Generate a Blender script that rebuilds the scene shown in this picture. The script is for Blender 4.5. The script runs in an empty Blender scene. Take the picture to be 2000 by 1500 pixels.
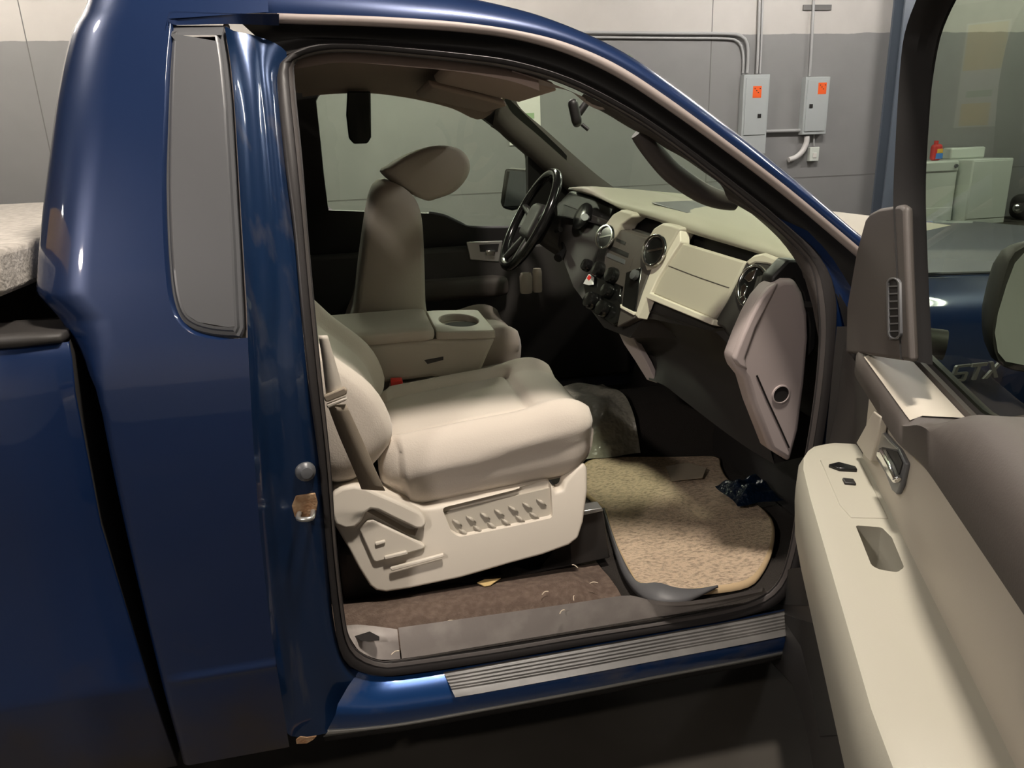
import bpy, bmesh, math, random
from mathutils import Vector as V, Matrix
random.seed(7)
sc = bpy.context.scene
COL = sc.collection

# ------------------------------------------------------------------ camera
F_PX, YAW, PITCH, ROLL = 1450.0, math.radians(11.3), math.radians(17.6), math.radians(2.2)
CAM = V((0.10, -2.35, 1.53))
_fh = V((math.sin(YAW), math.cos(YAW), 0))
CF = _fh * math.cos(PITCH) + V((0, 0, -math.sin(PITCH)))
_r0 = V((math.cos(YAW), -math.sin(YAW), 0))
_u0 = _r0.cross(CF)
CR = _r0 * math.cos(ROLL) - _u0 * math.sin(ROLL)
CU = _u0 * math.cos(ROLL) + _r0 * math.sin(ROLL)
cd = bpy.data.cameras.new('camera')
cam = bpy.data.objects.new('camera', cd)
COL.objects.link(cam)
cam.matrix_world = Matrix(((CR.x, CU.x, -CF.x, CAM.x), (CR.y, CU.y, -CF.y, CAM.y), (CR.z, CU.z, -CF.z, CAM.z), (0, 0, 0, 1)))
cd.sensor_width = 36.0
cd.lens = 36.0 * F_PX / 2000.0
cd.clip_start = 0.02
sc.camera = cam

# ------------------------------------------------------------------ world, exposure
sc.view_settings.view_transform = 'Standard'
sc.view_settings.look = 'None'
sc.view_settings.gamma = 1.0
sc.view_settings.exposure = -0.2
w = bpy.data.worlds.new('world')
sc.world = w
w.use_nodes = True
w.node_tree.nodes['Background'].inputs[0].default_value = (0.95, 0.90, 0.84, 1)
w.node_tree.nodes['Background'].inputs[1].default_value = 0.035

# ------------------------------------------------------------------ materials
def mk(name, col, rough=0.6, metal=0.0, spec=0.5, coat=0.0, var=None, bump=None, emit=None, sheen=0.0, stretch=None):
    m = bpy.data.materials.new(name)
    m.use_nodes = True
    nt = m.node_tree
    b = nt.nodes['Principled BSDF']
    b.inputs['Base Color'].default_value = (*col, 1)
    b.inputs['Roughness'].default_value = rough
    b.inputs['Metallic'].default_value = metal
    b.inputs['Specular IOR Level'].default_value = spec
    b.inputs['Coat Weight'].default_value = coat
    b.inputs['Coat Roughness'].default_value = 0.04
    b.inputs['Sheen Weight'].default_value = sheen
    if var or bump:
        tc = nt.nodes.new('ShaderNodeTexCoord')
        mp = nt.nodes.new('ShaderNodeMapping')
        nt.links.new(tc.outputs['Object'], mp.inputs[0])
        if stretch:
            mp.inputs['Scale'].default_value = stretch
    if var:
        c2, scale, lo, hi = var
        n = nt.nodes.new('ShaderNodeTexNoise')
        n.inputs['Scale'].default_value = scale
        n.inputs['Detail'].default_value = 6
        nt.links.new(mp.outputs[0], n.inputs['Vector'])
        r = nt.nodes.new('ShaderNodeValToRGB')
        r.color_ramp.elements[0].position = lo
        r.color_ramp.elements[1].position = hi
        r.color_ramp.elements[0].color = (*col, 1)
        r.color_ramp.elements[1].color = (*c2, 1)
        nt.links.new(n.outputs[0], r.inputs[0])
        nt.links.new(r.outputs[0], b.inputs['Base Color'])
    if bump:
        scale, strength, dist = bump
        n = nt.nodes.new('ShaderNodeTexNoise')
        n.inputs['Scale'].default_value = scale
        n.inputs['Detail'].default_value = 3
        nt.links.new(mp.outputs[0], n.inputs['Vector'])
        bp = nt.nodes.new('ShaderNodeBump')
        bp.inputs['Strength'].default_value = strength
        bp.inputs['Distance'].default_value = dist
        nt.links.new(n.outputs[0], bp.inputs['Height'])
        nt.links.new(bp.outputs[0], b.inputs['Normal'])
    if emit:
        b.inputs['Emission Color'].default_value = (*emit[0], 1)
        b.inputs['Emission Strength'].default_value = emit[1]
    return m

def mk_glass(name, tint, refl=1.0):
    m = bpy.data.materials.new(name)
    m.use_nodes = True
    nt = m.node_tree
    nt.nodes.remove(nt.nodes['Principled BSDF'])
    out = nt.nodes['Material Output']
    t = nt.nodes.new('ShaderNodeBsdfTransparent')
    t.inputs[0].default_value = (*tint, 1)
    g = nt.nodes.new('ShaderNodeBsdfGlossy')
    g.inputs['Roughness'].default_value = 0.02
    lw = nt.nodes.new('ShaderNodeLayerWeight')
    lw.inputs['Blend'].default_value = 0.5
    pw = nt.nodes.new('ShaderNodeMath'); pw.operation = 'POWER'; pw.inputs[1].default_value = 5.0
    ml = nt.nodes.new('ShaderNodeMath'); ml.operation = 'MULTIPLY_ADD'
    ml.inputs[1].default_value = 0.9 * refl; ml.inputs[2].default_value = 0.05 * refl
    mx = nt.nodes.new('ShaderNodeMixShader')
    nt.links.new(lw.outputs['Facing'], pw.inputs[0])
    nt.links.new(pw.outputs[0], ml.inputs[0])
    nt.links.new(ml.outputs[0], mx.inputs[0])
    nt.links.new(t.outputs[0], mx.inputs[1])
    nt.links.new(g.outputs[0], mx.inputs[2])
    nt.links.new(mx.outputs[0], out.inputs[0])
    return m

M = {}
M['paint'] = mk('blue_metallic_paint', (0.0045, 0.022, 0.088), 0.36, 0.3, 0.5, 1.0)
M['paint_dusty'] = mk('dusty_blue_paint', (0.008, 0.029, 0.088), 0.28, 0.4, 0.5, 0.9, var=((0.13, 0.12, 0.125), 26, 0.58, 0.92), stretch=(1, 1, .12))
M['grime'] = mk('road_grime_on_paint', (0.024, 0.034, 0.062), 0.42, 0.2, 0.5, 0.5, var=((0.075, 0.06, 0.05), 3, 0.45, 0.8))
M['grey_trim'] = mk('grey_satin_trim', (0.112, 0.115, 0.122), 0.38, 0.1, 0.5)
M['rubber'] = mk('dark_rubber', (0.030, 0.027, 0.027), 0.42)
M['rubber_pale'] = mk('pale_rubber_crest', (0.065, 0.056, 0.053), 0.5)  # inner lip a little paler than the rest of the strip
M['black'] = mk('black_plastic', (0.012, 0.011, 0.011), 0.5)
M['gloss_black'] = mk('gloss_black_plastic', (0.008, 0.008, 0.008), 0.18)
M['matte_black'] = mk('matte_black_plastic', (0.010, 0.009, 0.009), 0.75, spec=0.25)
M['charcoal'] = mk('charcoal_plastic', (0.034, 0.031, 0.029), 0.55, bump=(400, 0.15, 0.001))
M['brown_trim'] = mk('dark_taupe_plastic', (0.075, 0.064, 0.058), 0.6, bump=(400, 0.15, 0.001))
M['pillar'] = mk('dark_pillar_plastic', (0.040, 0.033, 0.030), 0.6, bump=(400, 0.15, 0.001))
M['taupe'] = mk('taupe_plastic', (0.48, 0.41, 0.40), 0.6, bump=(400, 0.12, 0.001))
M['molding'] = mk('taupe_roof_molding', (0.33, 0.28, 0.26), 0.5)
M['arm'] = mk('pale_armrest_plastic', (0.37, 0.355, 0.295), 0.5, bump=(450, 0.08, 0.001))
M['dash_pad'] = mk('stone_dash_pad', (0.33, 0.31, 0.255), 0.6, bump=(450, 0.12, 0.001))
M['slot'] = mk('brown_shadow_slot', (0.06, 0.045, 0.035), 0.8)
M['stone'] = mk('stone_grey_plastic', (0.46, 0.42, 0.355), 0.55, bump=(450, 0.12, 0.001))
M['cream'] = mk('light_stone_plastic', (0.70, 0.64, 0.555), 0.5, bump=(450, 0.08, 0.001))
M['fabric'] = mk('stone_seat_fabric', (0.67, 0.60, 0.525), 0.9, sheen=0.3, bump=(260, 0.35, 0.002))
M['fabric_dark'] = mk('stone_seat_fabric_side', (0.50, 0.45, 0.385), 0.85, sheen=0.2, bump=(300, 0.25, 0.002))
M['belt'] = mk('tan_webbing', (0.38, 0.32, 0.25), 0.8, bump=(600, 0.3, 0.001))
M['headliner'] = mk('taupe_headliner', (0.34, 0.26, 0.225), 0.9, bump=(300, 0.2, 0.001))
M['carpet'] = mk('brown_carpet', (0.105, 0.072, 0.055), 0.95, var=((0.18, 0.13, 0.10), 60, 0.4, 0.8), bump=(260, 0.8, 0.004))
M['shaded_carpet'] = mk('carpet_in_painted_shade', (0.022, 0.018, 0.015), 0.95, bump=(260, 0.8, 0.004))  # carpet colour darkened to stand in for the dash's shade
M['mat'] = mk('tan_mat_pile', (0.68, 0.53, 0.38), 0.95, var=((0.20, 0.145, 0.10), 75, 0.44, 0.80), bump=(200, 1.0, 0.006), stretch=(1.0, 2.0, 1.0))
M['mat_edge'] = mk('mat_binding', (0.50, 0.37, 0.22), 0.8)
M['mat_under'] = mk('mat_rubber_backing', (0.10, 0.10, 0.105), 0.5)
M['scuff'] = mk('grey_scuff_plate', (0.33, 0.295, 0.275), 0.6, var=((0.46, 0.42, 0.39), 14, 0.4, 0.75), bump=(120, 0.2, 0.001))
M['step'] = mk('black_step_pad', (0.060, 0.057, 0.054), 0.42, var=((0.16, 0.152, 0.145), 7, 0.45, 0.8))
M['chrome'] = mk('chrome', (0.82, 0.82, 0.80), 0.12, 1.0)
M['silver'] = mk('satin_silver', (0.55, 0.55, 0.53), 0.3, 0.8)
M['rust'] = mk('rusty_greasy_steel', (0.28, 0.15, 0.075), 0.75, 0.2, var=((0.42, 0.29, 0.17), 60, 0.4, 0.7), bump=(200, 0.6, 0.003))
M['glass'] = mk_glass('green_tinted_glass', (0.82, 0.94, 0.78), 0.8)
M['screen_glass'] = mk_glass('windshield_glass', (0.82, 0.93, 0.78), 0.25)
M['door_glass'] = mk_glass('door_glass_tint', (0.48, 0.555, 0.45), 0.35)
M['mirror'] = mk('mirror_glass', (0.75, 0.80, 0.78), 0.03, 1.0)
M['red'] = mk('red_plastic', (0.75, 0.04, 0.03), 0.4)
M['orange'] = mk('orange_sticker', (0.95, 0.13, 0.02), 0.5)
M['screen'] = mk('dark_display', (0.02, 0.022, 0.02), 0.15)
M['bed_liner'] = mk('textured_grey_board', (0.40, 0.37, 0.33), 0.95, var=((0.58, 0.54, 0.49), 45, 0.4, 0.7), bump=(120, 0.8, 0.004))
M['shade_black'] = mk('painted_shade_black', (0.012, 0.010, 0.009), 0.9)  # near-black stands in for shade in hollows, gaps and under the dash
M['leaf'] = mk('dry_leaf', (0.62, 0.45, 0.20), 0.8)
M['straw'] = mk('straw', (0.70, 0.60, 0.47), 0.8)
M['paper'] = mk('scuffed_paper', (0.30, 0.25, 0.18), 0.8)
M['plastic_sheet'] = mk('dusty_clear_plastic', (0.26, 0.25, 0.21), 0.28, 0.0, 0.7, bump=(14, 1.0, 0.03))
M['blue_bag'] = mk('dark_blue_plastic', (0.003, 0.009, 0.024), 0.25, bump=(25, 0.8, 0.02))
M['white_app'] = mk('white_enamel', (0.72, 0.76, 0.70), 0.35)
M['panel_grey'] = mk('light_grey_enamel', (0.46, 0.49, 0.49), 0.4)
M['conduit'] = mk('painted_conduit', (0.42, 0.42, 0.42), 0.45)
M['conduit_white'] = mk('white_flexible_conduit', (0.72, 0.70, 0.68), 0.45)
M['column'] = mk('blue_grey_steel_paint', (0.12, 0.145, 0.18), 0.4)
M['yellow'] = mk('yellow_painted_steel', (0.85, 0.48, 0.03), 0.45)
M['tube'] = mk('lit_fluorescent_tube', (1, 1, 1), 0.4, emit=((1.0, 0.93, 0.84), 60.0))
M['fixture'] = mk('white_fixture_steel', (0.75, 0.75, 0.74), 0.5)
M['label_blue'] = mk('blue_label', (0.05, 0.25, 0.75), 0.5)
M['label_yellow'] = mk('yellow_label', (0.95, 0.55, 0.05), 0.5)
M['floor'] = mk('stained_concrete', (0.034, 0.029, 0.023), 0.6, var=((0.065, 0.058, 0.048), 1.6, 0.35, 0.75), bump=(6, 0.1, 0.01))
M['poster_white'] = mk('poster_paper', (0.78, 0.76, 0.71), 0.6)
M['poster_yellow'] = mk('poster_yellow_ink', (0.90, 0.62, 0.12), 0.6)
M['poster_green'] = mk('poster_green_ink', (0.35, 0.48, 0.28), 0.6)
M['denim'] = mk('dark_machine_shell', (0.05, 0.047, 0.045), 0.35)

def add_grime(m, z0, soft, col):
    nt = m.node_tree; b = nt.nodes['Principled BSDF']
    g = nt.nodes.new('ShaderNodeNewGeometry'); s_ = nt.nodes.new('ShaderNodeSeparateXYZ')
    nt.links.new(g.outputs['Position'], s_.inputs[0])
    n = nt.nodes.new('ShaderNodeTexNoise'); n.inputs['Scale'].default_value = 7; n.inputs['Detail'].default_value = 7
    nt.links.new(g.outputs['Position'], n.inputs['Vector'])
    a = nt.nodes.new('ShaderNodeMath'); a.operation = 'MULTIPLY_ADD'; a.inputs[1].default_value = .45
    nt.links.new(n.outputs[0], a.inputs[0]); nt.links.new(s_.outputs[2], a.inputs[2])
    r = nt.nodes.new('ShaderNodeMapRange'); r.inputs[1].default_value = z0 + .225 + soft; r.inputs[2].default_value = z0 + .225 - soft
    nt.links.new(a.outputs[0], r.inputs[0])
    mx = nt.nodes.new('ShaderNodeMixRGB'); mx.inputs[1].default_value = b.inputs['Base Color'].default_value; mx.inputs[2].default_value = (*col, 1)
    nt.links.new(r.outputs[0], mx.inputs[0]); nt.links.new(mx.outputs[0], b.inputs['Base Color'])
    rr = nt.nodes.new('ShaderNodeMapRange'); rr.inputs[3].default_value = 1.0; rr.inputs[4].default_value = .25
    nt.links.new(r.outputs[0], rr.inputs[0]); nt.links.new(rr.outputs[0], b.inputs['Coat Weight'])
add_grime(M['paint'], .42, .16, (0.050, 0.042, 0.038))

# two-tone garage wall: pale above the paint line, grey below, with block joints
def wall_material(line_z, name='two_tone_block_wall'):
    m = bpy.data.materials.new(name)
    m.use_nodes = True
    nt = m.node_tree
    b = nt.nodes['Principled BSDF']
    b.inputs['Roughness'].default_value = 0.7
    g = nt.nodes.new('ShaderNodeNewGeometry')
    s = nt.nodes.new('ShaderNodeSeparateXYZ')
    nt.links.new(g.outputs['Position'], s.inputs[0])
    n = nt.nodes.new('ShaderNodeTexNoise')
    n.inputs['Scale'].default_value = 3.0
    n.inputs['Detail'].default_value = 5
    nt.links.new(g.outputs['Position'], n.inputs['Vector'])
    ad = nt.nodes.new('ShaderNodeMath'); ad.operation = 'MULTIPLY_ADD'
    ad.inputs[1].default_value = 0.05
    nt.links.new(n.outputs[0], ad.inputs[0]); nt.links.new(s.outputs[2], ad.inputs[2])
    gt = nt.nodes.new('ShaderNodeMath'); gt.operation = 'GREATER_THAN'
    gt.inputs[1].default_value = line_z + 0.025
    nt.links.new(ad.outputs[0], gt.inputs[0])
    mix = nt.nodes.new('ShaderNodeMixRGB')
    mix.inputs[1].default_value = (0.265, 0.262, 0.26, 1)
    mix.inputs[2].default_value = (0.55, 0.525, 0.495, 1)
    nt.links.new(gt.outputs[0], mix.inputs[0])
    r = nt.nodes.new('ShaderNodeValToRGB')
    r.color_ramp.elements[0].color = (0.90, 0.90, 0.90, 1)
    r.color_ramp.elements[1].color = (1.05, 1.05, 1.05, 1)
    nt.links.new(n.outputs[0], r.inputs[0])
    mu = nt.nodes.new('ShaderNodeMixRGB'); mu.blend_type = 'MULTIPLY'; mu.inputs[0].default_value = 1
    nt.links.new(mix.outputs[0], mu.inputs[1]); nt.links.new(r.outputs[0], mu.inputs[2])
    nt.links.new(mu.outputs[0], b.inputs['Base Color'])
    return m
M['wall'] = wall_material(3.12)
M['wall_pale'] = wall_material(.95, 'pale_block_wall')  # paint line lowered so this unseen wall brightens the door mirror

# ------------------------------------------------------------------ geometry helpers
def smooth_interp(t, pts):
    n_ = len(pts)
    if t <= pts[0][0]: return pts[0][1]
    if t >= pts[-1][0]: return pts[-1][1]
    sl_ = [((pts[min(i + 1, n_ - 1)][1] - pts[max(i - 1, 0)][1]) / (pts[min(i + 1, n_ - 1)][0] - pts[max(i - 1, 0)][0])) for i in range(n_)]
    for i in range(n_ - 1):
        (a, b), (c, d) = pts[i], pts[i + 1]
        if t <= c:
            h = c - a; u = (t - a) / h
            return (2 * u ** 3 - 3 * u * u + 1) * b + (u ** 3 - 2 * u * u + u) * h * sl_[i] + (-2 * u ** 3 + 3 * u * u) * d + (u ** 3 - u * u) * h * sl_[i + 1]
def interp(t, pts):
    if t <= pts[0][0]: return pts[0][1]
    for (a, b), (c, d) in zip(pts, pts[1:]):
        if t <= c: return b + (d - b) * (t - a) / (c - a)
    return pts[-1][1]
SIDE = [(0.25, -.955), (0.35, -.965), (0.53, -.985), (0.9, -1.0), (1.15, -.99), (1.25, -.967), (1.4, -.915), (1.6, -.835), (1.78, -.745), (1.85, -.70)]
def S(z): return smooth_interp(z, SIDE)          # outer skin of the near (passenger) side
def ray(px, py): return CF * F_PX + CR * (px - 1000) + CU * (750 - py)
def PY(px, py, y): d = ray(px, py); return CAM + d * ((y - CAM.y) / d.y)
def PX(px, py, x): d = ray(px, py); return CAM + d * ((x - CAM.x) / d.x)
def PZ(px, py, z): d = ray(px, py); return CAM + d * ((z - CAM.z) / d.z)
def PP(px, py, n, d0):
    d = ray(px, py); n = V(n); return CAM + d * ((d0 - n.dot(CAM)) / n.dot(d))
def PS(px, py, off=0.0):                   # on the near side skin, moved inboard by off
    d = ray(px, py).normalized()
    a, b = 0.3, 6.0
    f = lambda t: (CAM + d * t).y - S((CAM + d * t).z) - off
    for _ in range(50):
        m = (a + b) / 2
        if f(m) < 0: a = m
        else: b = m
    return CAM + d * a
def PFAR(px, py, off=0.0):                 # on the far side skin, moved inboard by off
    d = ray(px, py).normalized()
    a, b = 0.3, 9.0
    f = lambda t: (CAM + d * t).y + S((CAM + d * t).z) + off
    for _ in range(50):
        m = (a + b) / 2
        if f(m) < 0: a = m
        else: b = m
    return CAM + d * a
DN, DD = (1, .25, -.5), 0.30               # the dashboard's face
def PD(px, py, off=0.0): return PP(px, py, DN, DD - off)

def tag(o, label=None, cat=None, group=None, kind=None):
    if label: o['label'] = label
    if cat: o['category'] = cat
    if group: o['group'] = group
    if kind: o['kind'] = kind
    return o
def empty(name, loc):
    o = bpy.data.objects.new(name, None); COL.objects.link(o); o.location = loc; o.empty_display_size = 0.1
    return o
WM = {}
def link(name, me, mat, parent=None, smooth=True, bevel=0.0, seg=2, subsurf=0, solid=0.0, auto=40, solid_off=0):
    for p in me.polygons: p.use_smooth = smooth
    me.materials.append(mat)
    if smooth and auto and not subsurf:
        try: me.set_sharp_from_angle(angle=math.radians(auto))
        except Exception: pass
    o = bpy.data.objects.new(name, me)
    COL.objects.link(o)
    if parent is not None:
        o.parent = parent
        o.matrix_parent_inverse = Matrix.Translation(-wloc(parent))
    if solid:
        m = o.modifiers.new('solid', 'SOLIDIFY'); m.thickness = solid; m.offset = solid_off
    if bevel:
        m = o.modifiers.new('bevel', 'BEVEL'); m.width = bevel; m.segments = seg; m.limit_method = 'ANGLE'; m.angle_limit = math.radians(35)
        m.harden_normals = False
    if subsurf:
        m = o.modifiers.new('sub', 'SUBSURF'); m.levels = subsurf; m.render_levels = subsurf
    return o
def wloc(o): return o.location.copy() if o.type == 'EMPTY' else V((0, 0, 0))
def mesh(name, vs, fs):
    me = bpy.data.meshes.new(name)
    me.from_pydata([tuple(v) for v in vs], [], fs)
    me.validate(); me.update()
    return me
def fixn(me):
    b = bmesh.new(); b.from_mesh(me)
    bmesh.ops.remove_doubles(b, verts=b.verts, dist=1e-5)
    bmesh.ops.recalc_face_normals(b, faces=b.faces); b.to_mesh(me); b.free(); return me
def cr(pts, n, closed=False):              # smooth arc-length resample (Catmull-Rom)
    pts = [V(p) for p in pts]
    m = len(pts); dense = []
    segs = m if closed else m - 1
    for i in range(segs):
        if closed: p0, p1, p2, p3 = pts[i - 1], pts[i], pts[(i + 1) % m], pts[(i + 2) % m]
        else: p0, p1, p2, p3 = pts[max(i - 1, 0)], pts[i], pts[i + 1], pts[min(i + 2, m - 1)]
        for k in range(8):
            t = k / 8
            dense.append(0.5 * ((2 * p1) + (p2 - p0) * t + (2 * p0 - 5 * p1 + 4 * p2 - p3) * t * t + (3 * p1 - p0 - 3 * p2 + p3) * t ** 3))
    dense.append(pts[0].copy() if closed else pts[-1].copy())
    return lin(dense, n, closed)
def lin(pts, n, closed=False):
    pts = [V(p) for p in pts]
    if closed and (pts[0] - pts[-1]).length > 1e-7: pts.append(pts[0].copy())
    L = [0.0]
    for a, b in zip(pts, pts[1:]): L.append(L[-1] + (b - a).length)
    out = []; j = 0
    for i in range(n):
        s = L[-1] * i / (n if closed else n - 1)
        while j < len(L) - 2 and L[j + 1] < s: j += 1
        d = L[j + 1] - L[j]
        out.append(pts[j].lerp(pts[j + 1], 0 if d < 1e-9 else (s - L[j]) / d))
    return out
def grid(rails, cu=False, cv=False):       # rails: equal-length lists; cu closes each rail, cv closes across rails
    n = len(rails[0]); vs = [p for r in rails for p in r]; fs = []
    R = len(rails)
    for i in range(R if cv else R - 1):
        for j in range(n if cu else n - 1):
            a, b = i, (i + 1) % R; c, d = j, (j + 1) % n
            fs.append((a * n + c, a * n + d, b * n + d, b * n + c))
    return vs, fs
def sheet(name, rails, mat, parent=None, cu=False, cv=False, **k):
    me = mesh(name, *grid(rails, cu, cv)); fixn(me)
    return link(name, me, mat, parent, **k)
def closed_loft(name, loops, mat, parent=None, **k):   # loops of points, capped at both ends
    vs, fs = grid(loops, True, False); n = len(loops[0])
    fs.append(tuple(range(n - 1, -1, -1))); fs.append(tuple(range(len(vs) - n, len(vs))))
    me = mesh(name, vs, fs); fixn(me)
    return link(name, me, mat, parent, **k)
def slab(name, outline, thick, mat, parent=None, **k):  # polygon pushed along the vector thick
    t = V(thick); n = len(outline)
    vs = [V(p) for p in outline] + [V(p) + t for p in outline]
    fs = [tuple(range(n)), tuple(range(2 * n - 1, n - 1, -1))] + [(i, (i + 1) % n, (i + 1) % n + n, i + n) for i in range(n)]
    me = mesh(name, vs, fs); fixn(me)
    return link(name, me, mat, parent, **k)
def ring_slab(name, outer, inner, thick, mat, parent=None, **k):  # outer and inner with equal counts
    t = V(thick); n = len(outer)
    loops = [outer, inner, [V(p) + t for p in inner], [V(p) + t for p in outer]]
    me = mesh(name, *grid(loops, True, True)); fixn(me)
    return link(name, me, mat, parent, **k)
def tube_mesh(path, r, n=10, cap=True, closed=False):
    path = [V(p) for p in path]; loops = []; m = len(path)
    up = V((0, 0, 1)); prev = None
    for i, p in enumerate(path):
        if closed: t = (path[(i + 1) % m] - path[i - 1]).normalized()
        else: t = (path[min(i + 1, m - 1)] - path[max(i - 1, 0)]).normalized()
        if prev is None:
            a = t.cross(up if abs(t.z) < .9 else V((1, 0, 0))).normalized()
        else:
            a = (prev - t * prev.dot(t)).normalized()
        prev = a; b = t.cross(a)
        rr = r[i] if isinstance(r, (list, tuple)) else r
        loops.append([p + (a * math.cos(2 * math.pi * k / n) + b * math.sin(2 * math.pi * k / n)) * rr for k in range(n)])
    vs, fs = grid(loops, True, closed)
    if cap and not closed:
        fs.append(tuple(range(n - 1, -1, -1))); fs.append(tuple(range(len(vs) - n, len(vs))))
    return vs, fs
def tube(name, path, r, mat, parent=None, n=10, closed=False, **k):
    me = mesh(name, *tube_mesh(path, r, n, True, closed)); fixn(me)
    return link(name, me, mat, parent, **k)
def box(name, lo, hi, mat, parent=None, bevel=0.01, rot=None, seg=2, taper=None):
    lo, hi = V(lo), V(hi); c = (lo + hi) / 2; h = (hi - lo) / 2
    vs = []
    for z in (-1, 1):
        for x, y in ((-1, -1), (1, -1), (1, 1), (-1, 1)):
            s = (taper if (taper and z < 0) else 1.0)
            p = V((x * h.x * s, y * h.y * s, z * h.z))
            if rot is not None: p = rot @ p
            vs.append(c + p)
    fs = [(3, 2, 1, 0), (4, 5, 6, 7), (0, 1, 5, 4), (1, 2, 6, 5), (2, 3, 7, 6), (3, 0, 4, 7)]
    return link(name, mesh(name, vs, fs), mat, parent, bevel=bevel, seg=seg)
def pad(name, centre, half, mat, parent=None, rot=None, r=0.05, n=(14, 14, 8), deform=None, **k):
    """rounded cushion: a gridded box whose edges are rounded by r, then deformed in its unit space"""
    vs, fs, idx = [], [], {}
    hx, hy, hz = half
    def vert(i, j, l):
        key = (i, j, l)
        if key in idx: return idx[key]
        u, v, q = 2 * i / n[0] - 1, 2 * j / n[1] - 1, 2 * l / n[2] - 1
        p = V((u * hx, v * hy, q * hz))
        rr = min(r, hx, hy, hz)
        core = V((max(-hx + rr, min(hx - rr, p.x)), max(-hy + rr, min(hy - rr, p.y)), max(-hz + rr, min(hz - rr, p.z))))
        d = p - core
        if d.length > 1e-9: p = core + d.normalized() * rr
        if deform: p = V(deform(p, u, v, q))
        if rot is not None: p = rot @ p
        idx[key] = len(vs); vs.append(V(centre) + p); return idx[key]
    for i in range(n[0]):
        for j in range(n[1]):
            fs.append((vert(i, j, 0), vert(i, j + 1, 0), vert(i + 1, j + 1, 0), vert(i + 1, j, 0)))
            fs.append((vert(i, j, n[2]), vert(i + 1, j, n[2]), vert(i + 1, j + 1, n[2]), vert(i, j + 1, n[2])))
    for i in range(n[0]):
        for l in range(n[2]):
            fs.append((vert(i, 0, l), vert(i + 1, 0, l), vert(i + 1, 0, l + 1), vert(i, 0, l + 1)))
            fs.append((vert(i, n[1], l), vert(i, n[1], l + 1), vert(i + 1, n[1], l + 1), vert(i + 1, n[1], l)))
    for j in range(n[1]):
        for l in range(n[2]):
            fs.append((vert(0, j, l), vert(0, j, l + 1), vert(0, j + 1, l + 1), vert(0, j + 1, l)))
            fs.append((vert(n[0], j, l), vert(n[0], j + 1, l), vert(n[0], j + 1, l + 1), vert(n[0], j, l + 1)))
    me = mesh(name, vs, fs); fixn(me)
    return link(name, me, mat, parent, auto=0, **k)
def disc_pts(c, n, r, k=24, rx=1.0, up=(0, 0, 1)):
    n = V(n).normalized()
    if abs(n.dot(V(up).normalized())) > .99: up = (1, 0, 0) if abs(n.x) < .9 else (0, 1, 0)
    a = n.cross(V(up)).normalized(); b = n.cross(a).normalized()
    return [V(c) + a * math.cos(2 * math.pi * i / k) * r * rx + b * math.sin(2 * math.pi * i / k) * r for i in range(k)]
def lathe_rings(name, c, n, prof, mat, parent=None, k=28, rx=1.0, cap=True, up=(0, 0, 1), **kw):
    """prof: (radius, height along n)"""
    n = V(n).normalized()
    loops = [disc_pts(V(c) + n * h, n, max(r, 1e-4), k, rx, up) for r, h in prof]
    vs, fs = grid(loops, True, False)
    if cap:
        fs.append(tuple(range(k - 1, -1, -1))); fs.append(tuple(range(len(vs) - k, len(vs))))
    me = mesh(name, vs, fs); fixn(me)
    return link(name, me, mat, parent, **kw)
def joined(name, pieces, mat, parent=None, **k):   # several (verts, faces) as one mesh
    vs, fs = [], []
    for a, b in pieces:
        o = len(vs); vs += list(a); fs += [tuple(i + o for i in f) for f in b]
    me = mesh(name, vs, fs); fixn(me)
    return link(name, me, mat, parent, **k)
def box_vf(lo, hi):
    (a, b, c), (d, e, f) = lo, hi
    return ([V((x, y, z)) for z in (c, f) for x, y in ((a, b), (d, b), (d, e), (a, e))],
            [(3, 2, 1, 0), (4, 5, 6, 7), (0, 1, 5, 4), (1, 2, 6, 5), (2, 3, 7, 6), (3, 0, 4, 7)])
def slab_vf(outline, thick):
    t = V(thick); n = len(outline)
    return ([V(p) for p in outline] + [V(p) + t for p in outline],
            [tuple(range(n)), tuple(range(2 * n - 1, n - 1, -1))] + [(i, (i + 1) % n, (i + 1) % n + n, i + n) for i in range(n)])

# ================================================================== GARAGE
WALL_Y = 9.5
tag(box('floor', (-14, -7, -0.1), (16, WALL_Y + .3, 0.0), M['floor'], bevel=0), kind='structure')
tag(box('wall_far', (-14, WALL_Y, 0), (16, WALL_Y + .25, 5.2), M['wall'], bevel=0), kind='structure')
tag(box('wall_left', (-14.25, -7, 0), (-14, WALL_Y, 5.2), M['wall'], bevel=0), kind='structure')
tag(box('wall_near', (-14, -7.25, 0), (16, -7, 5.2), M['wall_pale'], bevel=0), kind='structure')
jt = [box_vf((-14, WALL_Y - .004, .868), (16, WALL_Y + .002, .882))]
for x in (PY(40, 30, WALL_Y).x, PY(1386, 150, WALL_Y).x):
    jt.append(box_vf((x, WALL_Y - .004, 0), (x + .012, WALL_Y + .002, 5.0)))
M['joint'] = mk('dark_wall_joint', (0.17, 0.165, 0.16), 0.9)  # joints drawn in a darker grey than the wall
tag(joined('trim_1', jt, M['joint'], smooth=False), kind='structure')

def wpt(px, py): return PY(px, py, WALL_Y)
# steel column with a darker flange
c0, c1 = wpt(1706, 392), wpt(1749, 0)
cx = (c0.x + c1.x) / 2 + .16
tag(joined('steel_column', [box_vf((cx - .20, WALL_Y - .30, 0), (cx + .20, WALL_Y - .27, 5.2)), box_vf((cx - .02, WALL_Y - .27, 0), (cx + .02, WALL_Y - .05, 5.2)),
     box_vf((cx - .20, WALL_Y - .05, 0), (cx + .20, WALL_Y - .01, 5.2))], M['column'], smooth=False),
    'blue grey steel column standing against the far garage wall', 'column')

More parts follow.
